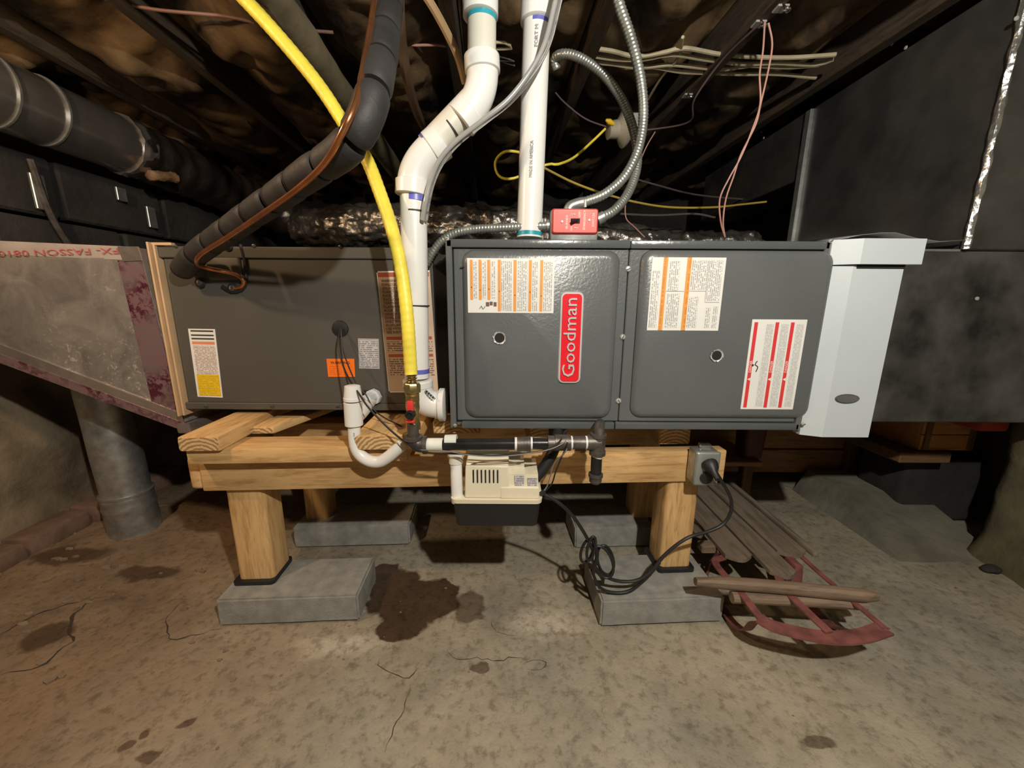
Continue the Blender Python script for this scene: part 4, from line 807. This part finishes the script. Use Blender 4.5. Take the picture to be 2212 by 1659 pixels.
# outlet box
ob = thing('outlet_box', 'grey metal outlet box screwed to the right end of the front beam', 'outlet', tuple(at(1526, 1050, Y=.93)))
ro = px_rect(1506, 978, 1553, 1051, .91); xo0, xo1 = ro[0]-.004, ro[1]+.002; zo0, zo1 = ro[2], ro[3]
M().add(box(xo0, xo1, .915, .960, zo0+.002, zo1, .006, 2)).build('box_body', galv, ob)
M().add(emboss(xo0-.001, xo1+.001, zo0, zo1+.001, .006, .916, .006, .005)).build('cover_plate', mat('dull_zinc', (.33, .36, .34), .45, .6, .12, 40), ob)
po = at(1526, 1032, Y=.908); M().add(lathe(po, (0, -1, 0), [(0, .0165), (.002, .0165), (.003, .014)], 24)).build('receptacle', black_plastic, ob)
pq = at(1533, 1005, Y=.905)
M().add(lathe(pq+Vector((0, .004, .004)), (.05, -1, -.55), [(0, .019), (.006, .0195), (.018, .016), (.028, .009), (.05, .006)], 18)).build('plug', black_rub, CO)
M().add(box(xo0+.02, xo1-.01, .94, .955, zo1, zo1+.012, .003)).build('cable_clamp', chrome, ob)
# low voltage wires
def wire(name, label, pts, r, m, grp=None, step=.01, cat='wire'):
    return tag(M().add(tube(P3(pts), r, seg=8, step=step)).build(name, m), label, cat, grp)
wire('sensor_wire', 'thin black wire from the coil grommet passing behind the trap', [(735, 708, 1.02), (731, 740, .99), (738, 780, .97), (752, 815, .93), (775, 850, .85), (800, 885, .84), (850, 935, .83), (892, 966, .80), (925, 978, .795), (990, 980, .795), (1060, 984, .795), (1130, 980, .795), (1180, 972, .795), (1208, 955, .80), (1222, 930, .84)], .0022, black_rub)
wire('sensor_wire', 'second thin black wire looping beside the white drain nut', [(736, 708, 1.02), (742, 760, 1.0), (770, 830, .96), (790, 852, .955), (808, 885, .95), (835, 905, .94), (862, 918, .93), (872, 925, .92)], .0018, black_rub)
wire('control_wire', 'thin white and black wire drooping under the iron pipe', [(900, 972, .80), (960, 974, .79), (1015, 983, .785), (1075, 986, .785), (1140, 980, .79), (1190, 970, .79), (1220, 955, .80), (1226, 945, .82)], .0013, mat('grey_lead', (.20, .19, .18), .4))
wire('control_wire', 'wire curving from the iron union down to the pump side', [(1222, 935, .84), (1225, 960, .80), (1212, 990, .81), (1200, 1020, .82), (1192, 1045, .83), (1176, 1062, .83)], .0018, black_rub)
wire('control_wire', 'slack wire beside it meeting the pump cord', [(1228, 940, .84), (1222, 975, .80), (1198, 1000, .82), (1188, 1030, .83), (1182, 1050, .83), (1172, 1064, .825)], .0016, bpy.data.materials['grey_lead'])
wire('control_wire', 'thin wires resting over the top of the cream pump', [(960, 1000, .90), (1000, 1006, .83), (1040, 998, .80), (1090, 996, .80), (1125, 1003, .83), (1160, 1006, .88)], .0014, ink_soft)
# ================================================================ SWITCH BOX + CONDUITS
SY = .945; sw = thing('emergency_switch', 'red emergency burner switch on a metal box on top of the furnace', 'switch', tuple(at(1243, 508, Y=.95)))
rs = px_rect(1192, 449, 1293, 506, SY)
zs = FT+.004; rs = (rs[0], rs[1], max(rs[2], zs), rs[3])
M().add(box(rs[0]-.002, rs[1]+.001, SY+.006, SY+.055, zs-.003, rs[3]-.002, .004, 2)).build('box_body', galv, sw)
pl_ = M().add(emboss(rs[0], rs[1], rs[2], rs[3], .006, SY+.007, .008, .004)).build('cover_plate', red_plate, sw)
M().add(prism_y(rr_poly(rs[0]+.006, rs[1]-.005, rs[2]+.006, rs[3]-.006, .002, 2), SY-.0014, SY)).build('plate_face', red_plate_face, pl_)
def sxz(u, v): return Vector((rs[0]+(rs[1]-rs[0])*u, SY-.0018, rs[3]-(rs[3]-rs[2])*v))
for s_, u, v, sz, wd in (('BURNER', .34, .80, .007, .029), ('EMERGENCY', .715, .84, .007, .042), ('SWITCH', .905, .72, .007, .029), ('OFF', .605, .36, .0065, .012), ('ON', .44, .88, .0065, .009)):
    text(s_, sz, white_ink, sxz(u, v), (0, 0, 1), (-1, 0, 0), pl_, ext=.0001, width=wd)
for u0, u1, v in ((.40, .50, .25), (.57, .47, .76)):
    a_ = sxz(u0, v); b_ = sxz(u1, v); d = (b_-a_).normalized()
    M().add(tube([a_, b_-d*.003], .0007, seg=6, straight=True)).add(cyl(b_-d*.004, b_, .002, 8, .0002)).build('arrow', white_ink, pl_)
c_ = sxz(.50, .5); M().add(box(c_.x-.0105, c_.x+.0105, SY-.0028, SY-.001, c_.z-.0055, c_.z+.0055, .001)).build('toggle_slot', dark_gap, pl_)
M().add(tube([c_+Vector((.004, 0, .001)), c_+Vector((-.009, -.010, -.003))], .0035, seg=12, straight=True)).build('toggle', black_plastic, pl_)
for u, v in ((.215, .53), (.80, .47)): pp = sxz(u, v); M().add(lathe(pp, (0, -1, 0), [(0, .003), (.0008, .0028), (.0012, .001)], 12)).build('screw', screw_m, pl_)
def conduit(label, pts, r=.0108):
    return tag(M().add(tube(P3(pts), r, seg=16, step=.0022, rf=lambda L, a, t: r+.0009*math.sin(L*2*PI/.0072+a))).build('flexible_conduit', galv_conduit, sharp=180), label, 'conduit', 'spiral metal conduits at the switch')
conduit('spiral metal conduit dropping from the joists in front, to the switch box top', [(1322, -60, .93), (1338, 10, .95), (1362, 80, .97), (1380, 150, .99), (1389, 215, 1.0), (1388, 275, 1.0), (1374, 335, .99), (1346, 385, .98), (1305, 420, .972), (1262, 437, .97)])
conduit('spiral metal conduit arching behind from beside the white pipe to the box right side', [(1203, 150, 1.16), (1198, 128, 1.15), (1215, 117, 1.13), (1250, 124, 1.12), (1300, 158, 1.11), (1340, 210, 1.10), (1362, 260, 1.08), (1376, 320, 1.06), (1374, 370, 1.04), (1355, 420, 1.01), (1325, 456, .985), (1290, 473, .972)], .0108)
conduit('spiral metal conduit lying along the furnace top from box to the coil gap', [(1192, 488, .975), (1150, 489, .975), (1090, 492, .98), (1030, 495, .985), (985, 503, .99), (955, 520, .995), (935, 545, 1.0), (922, 570, 1.01)], .0098)
p = at(1250, 440, Y=.97); M().add(tube([p+Vector((.014, 0, .002)), p, p+Vector((-.02, 0, -.008)), p+Vector((-.024, 0, -.024))], .0128, seg=18, step=.004)).build('connector_elbow', galv, sw)
M().add(cyl(at(1264, 432, Y=.957), at(1264, 448, Y=.957), .0035, 10)).build('connector_screw', screw_m, sw)
M().add(cyl(at(1180, 488, Y=.975), at(1194, 487, Y=.975), .0135, 18)).build('connector', galv, sw)
M().add(cyl(at(1290, 475, Y=.975), at(1304, 468, Y=.975), .0135, 18)).build('connector', galv, sw)
# clear tubes
for nm, dx, dy in (('front', 0, 0), ('rear', 9, .012)):
    tag(M().add(tube(P3([(1215+dx, -60, .90+dy), (1198+dx, 10, .90+dy), (1178+dx, 90, .90+dy), (1148+dx, 150, .90+dy), (1098+dx, 215, .90+dy), (1040+dx, 262, .90+dy), (985+dx, 305, .905+dy), (950+dx, 345, .905+dy), (930+dx*.7, 390, .91+dy), (918+dx*.7, 440, .91+dy), (913+dx*.7, 475, .92+dy)]), .0052, seg=14, step=.008)).build('clear_tube', clear if nm == 'rear' else mat('grey_tube', (.42, .42, .42), .15, .2, .1, coat=.5)), {'front': 'glossy grey vinyl tube looping across the tall white pipe, front one', 'rear': 'clear vinyl tube running just behind the grey one'}[nm], 'tube', 'vinyl tubes crossing the white pipes')
# ================================================================ WIRING OVERHEAD
def ceil_cable(label, pts, r=.0055, m=nm_jacket, cat='cable', grp=None, Z=1.558, flat=1):
    P = [at(x, y, Z=z if len(t) else Z) for (x, y, *t) in pts for z in [t[0] if t else Z]]
    return tag(M().add(tube(P, r, seg=8, step=.02)).build('ceiling_cable', m), label, cat, grp)
G = 'cream cables crossing below the joists'
ceil_cable('topmost cream cable of the bundle right of the grey conduit', [(1268, 103), (1320, 110), (1375, 122), (1440, 112), (1480, 104), (1560, 118), (1650, 124), (1720, 124), (1805, 118)], .006, grp=G)
ceil_cable('middle cream cable crossing behind the front grey conduit', [(1262, 118), (1330, 128), (1390, 128), (1450, 118), (1520, 128), (1600, 138), (1680, 136), (1760, 140), (1800, 128)], .006, grp=G)
ceil_cable('third cream cable, sagging in the middle of the bundle', [(1262, 133), (1320, 138), (1380, 146), (1440, 140), (1480, 142), (1560, 150), (1620, 142), (1700, 145), (1770, 140)], .006, grp=G)
ceil_cable('lowest cream cable of the bundle, ending near the plenum', [(1350, 146), (1410, 145), (1470, 155), (1540, 158), (1600, 160), (1680, 160), (1762, 168)], .0058, grp=G)
ceil_cable('cream cable stub running along the hooked joist', [(1475, 80), (1465, 125), (1430, 165), (1400, 215)], .0045, grp=G)
ceil_cable('short cream cable ends just right of the upper flue pipe', [(1065, 92), (1090, 92), (1105, 104), (1065, 106)], .004, grp=G)
ceil_cable('thin grey wires right of the flue bend', [(1075, 120), (1110, 132), (1080, 130), (1112, 142)], .0025, grey_wire)
ceil_cable('thin pink cable crossing left of the flue pipe', [(858, 92), (900, 98), (940, 97), (985, 104)], .0035, pink_wire)
ceil_cable('long thin dusty pink cable over the far left joists', [(200, -10), (330, 20), (490, 36), (600, 60), (720, 70)], .004, mat('dusty_pink', (.22, .12, .10), .6))
wire('thermostat_wire', 'pair of pink wires hanging in a loop from the hooked joist', [(1652, 48, 1.1), (1648, 110, 1.1), (1641, 160, 1.1), (1642, 225, 1.1), (1625, 280, 1.1), (1600, 340, 1.11), (1575, 385, 1.12), (1555, 430, 1.13), (1557, 480, 1.14), (1566, 512, 1.15)], .0022, pink_wire)
wire('thermostat_wire', 'second pink wire strand hanging beside the first', [(1660, 50, 1.1), (1668, 95, 1.1), (1660, 150, 1.1), (1643, 225, 1.1), (1632, 270, 1.1), (1600, 335, 1.11), (1585, 380, 1.12), (1568, 430, 1.13), (1562, 480, 1.14), (1566, 512, 1.15)], .0022, pink_wire)
wire('thermostat_wire', 'thin grey wires draped from joist to the furnace top', [(1415, 285, 1.4), (1395, 320, 1.35), (1370, 380, 1.3), (1353, 430, 1.25), (1352, 470, 1.2), (1370, 490, 1.15), (1392, 512, 1.1)], .0018, pink_wire)
wire('thermostat_wire', 'thin dusty wire strung between joist hooks by the lamp holder', [(1200, 200, 1.6), (1220, 222, 1.6), (1262, 255, 1.6), (1305, 272, 1.6), (1350, 282, 1.6), (1420, 278, 1.6), (1490, 262, 1.5), (1500, 215, 1.4), (1560, 130, 1.3), (1645, 48, 1.15)], .0028, mat('dusty_plum', (.13, .085, .085), .6))
wire('yellow_cable', 'thin yellow cable from lamp holder down to the white pipe', [(1308, 278, 1.5), (1280, 305, 1.5), (1240, 340, 1.45), (1205, 355, 1.4), (1180, 356, 1.4), (1110, 385, 1.4), (1078, 380, 1.4), (1070, 350, 1.4), (1090, 328, 1.4), (1125, 330, 1.4), (1150, 345, 1.4)], .0042, yellow, cat='cable')
wire('yellow_cable', 'thin yellow cable drooping right toward the plenum', [(1170, 360, 1.4), (1240, 395, 1.4), (1310, 420, 1.42), (1380, 438, 1.45), (1450, 448, 1.5), (1540, 448, 1.55), (1600, 442, 1.6), (1655, 436, 1.62)], .0038, mat('dim_yellow', (.45, .33, .06), .5), cat='cable')
wire('dark_cable', 'upper dark cable drooping in the black space left of the plenum', [(1350, 380, 1.9), (1420, 400, 1.9), (1500, 420, 1.95), (1600, 430, 2.0), (1680, 432, 2.0)], .004, grey_wire, cat='cable')
wire('dark_cable', 'lower dark cable just above the foil duct', [(1340, 462, 1.7), (1420, 465, 1.7), (1500, 462, 1.7), (1545, 470, 1.7)], .004, grey_wire, cat='cable')
# lamp holder
lh = thing('lamp_holder', 'empty porcelain lamp holder fixed to a joist by the conduit loop', 'lamp holder', tuple(at(1335, 285, Y=1.62)))
ps = at(1350, 278, Y=1.62)
M().add(lathe(ps, (-1, -.1, -.12), [(-.02, .04), (0, .062), (.008, .064), (.02, .045), (.03, .032), (.06, .030), (.066, .032), (.068, .02)], 24)).build('socket', porcelain, lh)
M().add(box(ps.x+.005, ps.x+.05, 1.58, 1.66, ps.z-.04, ps.z+.04, .004)).build('mounting_box', galv, lh)
M().add(lathe(at(1326, 268, Y=1.58), (-1, -.3, .3), [(0, .006), (.02, .01), (.035, .004)], 10)).build('wire_nut', yel_lab, lh)
# hooks on joist
for px, py, lb in ((1642, 48, 'small shiny hook on the joist where the pink wires hang'), (1690, 14, 'bright metal clamp at the top edge, above the pink wires'), (1486, 205, 'shiny bent clip on the joist right of the conduits')):
    p = at(px, py, Z=JZ-.003); hk = thing('joist_hook', lb, 'hook', tuple(p))
    M().add(tube([p+Vector((0, 0, .006)), p+Vector((.0, -.01, -.008)), p+Vector((.012, -.012, -.012)), p+Vector((.018, .01, -.004)), p+Vector((.01, .02, .004))], .0035, seg=10, step=.003)).build('bent_rod', chrome, hk)
    M().add(box(p.x-.012, p.x+.016, p.y-.004, p.y+.022, p.z-.001, p.z+.004, .001)).build('plate', screw_m, hk)
# tan tubes among joists
wire('tan_tube', 'tan tube slanting behind the flue pipe from top', [(905, -30, .98), (935, 15, 1.0), (965, 70, 1.03), (990, 125, 1.07), (1005, 180, 1.1)], .0095, cable_tan, cat='tube')
wire('brown_tube', 'dim brown pipe descending left of the tan tube', [(858, -60, 1.02), (862, 40, 1.06), (868, 100, 1.12), (880, 170, 1.2), (900, 240, 1.35), (930, 300, 1.6), (950, 350, 1.85)], .014, mat('brown_pipe', (.12, .07, .04), .55), cat='tube')
M_ = M().add(tube([H((-.49, .95, JZ-.045)), H((-.49, 2.4, JZ-.045))], .042, seg=20, step=.03, rf=lambda L, a, t: .042+.004*N(math.cos(a), math.sin(a), L*5, 2)))
tag(M_.build('insulated_pipe', mat('dusty_lagging', (.20, .165, .10), .7, 0, .3, 8, .5, .003, 30)), 'dusty tan lagged pipe under the joists behind the yellow hose', 'pipe')
tag(M().add(tube([H((-.60, .7, JZ-.02)), H((-.56, 1.0, JZ-.02)), H((-.54, 2.0, JZ-.02))], .006, seg=8, step=.03)).build('black_cable', black_rub), 'thin black cable alongside the dusty lagged pipe', 'cable')
# ================================================================ SLED
sl = thing('sled', 'old wooden sled with faded red steel runners lying right of the front post', 'sled', (.70, 1.0, 0))
SZ = .135
def slat(px0, px1, y0, y1, rnd=.02):
    n = 8; poly = [(px0, y1), (px0, y0+rnd)]+[(px0+(px1-px0)*k/n, y0+rnd*(1-math.sin(PI*k/n))) for k in range(1, n)]+[(px1, y0+rnd), (px1, y1)]
    return M().add(prism_z(poly[::-1], SZ, SZ+.011)).build('slat', sled_wood, sl)
slat(.598, .672, .93, 1.62); slat(.680, .748, .865, 1.62); slat(.756, .838, .95, 1.62)
slat(.560, .590, 1.04, 1.62, .01)
M().add(box(.848, .866, .955, 1.62, SZ-.002, SZ+.016, .005, 2)).build('side_rail', sled_wood, sl)
M().add(box(.545, .87, 1.38, 1.42, SZ-.025, SZ, .004)).build('cross_bar', sled_wood_x, sl)
M().add(box(.56, .86, 1.0, 1.035, SZ-.025, SZ, .004)).build('cross_bar', sled_wood_x, sl)
sb = [at(1502, 1256, Z=SZ+.02), at(1600, 1262, Z=SZ+.018), at(1700, 1270, Z=SZ+.016), at(1800, 1280, Z=SZ+.014), at(1893, 1289, Z=SZ+.012)]
M().add(tube(sb, .016, seg=14, step=.01, rf=lambda L, a, t: .021*(.62+.38*min(1, 5*t, 14*(1-t)))*(1-.25*abs(math.cos(a))))).build('steering_bar', sled_wood_x, sl)
M().add(tube([at(1580, 1290, Z=SZ-.012), at(1720, 1296, Z=SZ-.012), at(1868, 1305, Z=SZ-.012)], .014, seg=10, step=.02, rf=lambda L, a, t: .014)).build('lower_bar', sled_wood_x, sl)
def flat_bar(P, w, t, name, wd=None):
    """flat steel strip swept through P, w = width along wd, t = thickness"""
    P = catmull(P, .012); V = []; n = len(P)
    for i, p in enumerate(P):
        d = (P[min(i+1, n-1)]-P[max(i-1, 0)]).normalized(); wv = Vector(wd) if wd else Vector((0, 0, 1)).cross(d); wv = (wv-d*wv.dot(d)).normalized(); th = d.cross(wv)
        V += [p-wv*w/2-th*t/2, p+wv*w/2-th*t/2, p+wv*w/2+th*t/2, p-wv*w/2+th*t/2]
    Fc = [[4*i+k, 4*i+(k+1) % 4, 4*i+4+(k+1) % 4, 4*i+4+k] for i in range(n-1) for k in range(4)]+[[3, 2, 1, 0], [4*n-4, 4*n-3, 4*n-2, 4*n-1]]
    return M().add((V, Fc)).build(name, red_sled, sl)
# upper rails
flat_bar([Vector((.625, 1.3, SZ-.006)), Vector((.622, 1.0, SZ-.006)), at(1545, 1215, Z=SZ), at(1600, 1280, Z=SZ), at(1650, 1345, Z=SZ-.005)], .018, .004, 'rail')
flat_bar([Vector((.72, 1.1, SZ-.006)), Vector((.715, .93, SZ)), at(1690, 1265, Z=SZ+.002), at(1740, 1318, Z=SZ), at(1792, 1366, Z=SZ-.004)], .020, .004, 'rail')
flat_bar([Vector((.835, 1.2, SZ-.006)), at(1745, 1215, Z=SZ), at(1820, 1280, Z=SZ), at(1912, 1358, Z=SZ-.004)], .013, .004, 'rail')
# bumper
flat_bar([at(1640, 1335, Z=SZ-.005), at(1668, 1352, Z=SZ-.008), at(1740, 1370, Z=SZ-.01), at(1800, 1378, Z=SZ-.01), at(1860, 1374, Z=SZ-.01), at(1912, 1358, Z=SZ-.006)], .034, .005, 'bumper')
# runners
for x, fp_ in ((.585, (1650, 1345)), (.835, (1912, 1358))):
    e_ = at(*fp_, Z=SZ-.006)
    flat_bar([Vector((x, 1.6, .03)), Vector((x, 1.55, .010)), Vector((x, 1.3, .007)), Vector((x, .95, .008)), Vector((x-.002, .86, .012)), Vector((x*.5+e_.x*.5, .80, .045)), e_+Vector((0, .03, -.028)), e_], .022, .004, 'runner', (1, 0, .0))
for x, y in ((.60, 1.02), (.60, 1.40), (.835, 1.02), (.835, 1.40)):
    M().add(tube([Vector((x, y-.035, SZ-.004)), Vector((x-.004, y, .06)), Vector((x-.006, y, .01))], .008, seg=10, step=.01, flat=.6)).build('knee_bracket', red_sled, sl)
k0 = at(1715, 1215, Z=SZ); M().add(frust(k0.x-.016, k0.x+.016, k0.y-.02, k0.y+.02, SZ-.05, SZ+.004, .006, .006, .0)).build('front_bracket', red_sled, sl)
# ================================================================ FAR RIGHT / BACK THINGS
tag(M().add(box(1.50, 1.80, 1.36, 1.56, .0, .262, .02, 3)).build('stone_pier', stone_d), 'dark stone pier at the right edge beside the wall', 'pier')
def slabf(v): v = Vector(v); n = .010*N(v.x, v.y, v.z, 9); return Vector((v.x+n, v.y+n, v.z+n*.5))
vf = frust(1.28, 1.64, 1.10, 1.62, -.01, .095, .06, .0, .33)
tag(M().add(vf, slabf).build('concrete_footing', conc), 'sloped lump of old concrete on the floor at right', 'footing')
shelf_m = wood('partition_board', 'x', (.42, .22, .09), (.22, .10, .035))
bw = thing('board_partition', 'dark brown boards standing behind the right end of the stand', 'boards', (1.1, 1.7, 0))
for k in range(4): M().add(box(.62, 1.55, 1.66+.006*(k % 2), 1.69+.006*(k % 2), .065+.115*k, .175+.115*k, .003)).build('board', shelf_m, bw)
M().add(box(.60, 1.0, 1.43, 1.66, .195, .214, .003)).build('shelf', shelf_m, bw); M().add(box(.62, .66, 1.45, 1.49, 0, .195, .003)).build('stud', old_z, bw); M().add(box(.94, .98, 1.45, 1.49, 0, .195, .003)).build('stud', old_z, bw)
M().add(box(1.52, 1.56, 1.63, 1.72, 0, .52, .003)).build('stud', old_z, bw); M().add(box(.95, .99, 1.69, 1.75, 0, .52, .003)).build('stud', old_z, bw); M().add(box(.62, .66, 1.69, 1.75, 0, .52, .003)).build('stud', old_z, bw)
cr = thing('wooden_crate', 'small slatted wooden crate below the dark plenum at right', 'crate', (1.33, 1.3, .44))
q0 = at(1985, 968, Y=1.3); q1 = at(2100, 968, Y=1.3); zc0 = q0.z; 
for k in range(3): M().add(box(q0.x, q1.x, 1.30, 1.31, zc0+.052*k, zc0+.049+.052*k, .001)).build('slat', crate_m, cr)
for x in (q0.x+.008, q1.x-.024): M().add(box(x, x+.018, 1.292, 1.300, zc0-.004, zc0+.155, .001)).build('batten', old_z, cr)
M().add(box(q0.x, q0.x+.01, 1.31, 1.5, zc0, zc0+.152, .001)).build('side', crate_m, cr); M().add(box(q1.x-.01, q1.x, 1.31, 1.5, zc0, zc0+.152, .001)).build('side', crate_m, cr)
M().add(box(q0.x, q1.x, 1.3, 1.5, zc0-.008, zc0, .001)).build('base', crate_m, cr)
tag(M().add(box(q0.x-.08, 1.56, 1.28, 1.62, zc0-.05, zc0-.0085, .004)).build('shelf_board', old_x), 'brown shelf board carrying the small crate', 'board')
tag(M().add(box(1.47, 1.56, 1.15, 1.25, .44, .5105, .01, 2)).build('red_box', mat('dim_red', (.35, .04, .02), .5)), 'red box at the right edge under the plenum', 'box')
bq = at(1620, 950, Y=1.5); tag(M().add(taper(bq.x-.05, bq.x+.05, 1.45, 1.55, .215, .50, .01, .02)).build('plastic_bin', mat('dark_red_plastic', (.09, .012, .018), .4)), 'dark red bin in the shadow just right of the stand', 'bin')
# cracks and flakes
cm = mat('crack_dark', (.05, .035, .025), .9)
fl_o = bpy.data.objects['floor']
def crack(pts, w):
    P = catmull([at(x, y, Z=0) for x, y in pts], .012); V = []; n = len(P)
    for i, p in enumerate(P):
        d = (P[min(i+1, n-1)]-P[max(i-1, 0)]).normalized(); s_ = Vector((-d.y, d.x, 0)); p = p+s_*(.010*N(p.x, p.y, 0, 38)+.005*N(p.x, p.y, 3, 110))
        ww = w*(.25+1.6*abs(N(p.x, p.y, 5, 45)))*min(1, 4*i/n+.1, 4*(n-1-i)/n+.1)
        u_ = (p.x+2)/4; v_ = (p.y+1.5)/5; z = fl(u_, v_).z+.0012
        V += [Vector((p.x, p.y, z))+s_*ww, Vector((p.x, p.y, z))-s_*ww]
    M().add((V, [[2*i, 2*i+1, 2*i+3, 2*i+2] for i in range(n-1)])).build('crack', cm, fl_o)
crack([(0, 1455), (80, 1440), (130, 1405), (155, 1375), (150, 1340), (190, 1300), (232, 1285)], .004)
crack([(0, 1370), (60, 1335), (130, 1310), (180, 1295)], .003)
crack([(395, 1295), (372, 1320), (360, 1345), (368, 1382), (400, 1375), (440, 1370), (485, 1352)], .002)
crack([(820, 1420), (815, 1435), (845, 1450), (870, 1465), (895, 1455), (905, 1440)], .0018)
crack([(965, 1400), (985, 1425), (1030, 1420), (1075, 1425), (1110, 1418), (1140, 1430)], .0016)
crack([(885, 1475), (870, 1530), (850, 1570), (830, 1625)], .0012)
crack([(1060, 1340), (1070, 1365), (1090, 1372), (1115, 1372)], .0012)
crack([(1125, 1440), (1150, 1425), (1180, 1430), (1170, 1445), (1140, 1450)], .0010)
mm = M()
for k in range(170):
    x = random.uniform(-1.6, -.62); y = random.uniform(.7, 1.5)
    if random.random() < .25: x = random.uniform(-.6, 1.4); y = random.uniform(.5, 1.15); s_ = random.uniform(.0015, .004)
    else: s_ = random.uniform(.003, .012)*(1 if x < -.8 else .6)
    z = fl((x+2)/4, (y+1.5)/5).z; n = 6; a0 = random.random()*6
    pp_ = [(x+s_*random.uniform(.5, 1.1)*math.cos(a0+2*PI*i/n)*1.5, y+s_*random.uniform(.5, 1.1)*math.sin(a0+2*PI*i/n)) for i in range(n)]
    mm.add(prism_z(pp_, z-.001, z+min(.005, s_*.45)))
tag(mm.build('floor_flakes', mat('flake_concrete', (.24, .18, .125), .9, 0, .3, 30)), 'loose flakes and crumbs of concrete scattered on the floor', 'debris', kind='stuff')

for k, (px, py, r_, lb) in enumerate(((2165, 1215, .03, 'dark lump of rubble at the right wall foot, left one'), (2195, 1235, .028, 'dusty orange-brown stone at the right edge of the floor'), (2140, 1235, .018, 'small dark stone in front of the rubble at right'))):
    c = at(px, py, Z=0); bm = bmesh.new(); bmesh.ops.create_icosphere(bm, subdivisions=3, radius=1)
    V = []
    for v in bm.verts: q = v.co.copy(); n_ = 1+.35*N(q.x+k*7, q.y, q.z, 1.1)+.1*N(q.x, q.y, q.z+k, 4); V.append(Vector((c.x+q.x*r_*n_*1.3, c.y+q.y*r_*n_, r_*.55+q.z*r_*.7*n_)))
    bm.verts.index_update(); Fc = [[v.index for v in f.verts] for f in bm.faces]; bm.free()
    tag(M().add((V, Fc)).build('rubble_stone', mat('rubble_brown', (.22, .13, .07), .9, 0, .3) if k == 1 else stone_d, sharp=60), lb, 'stone')
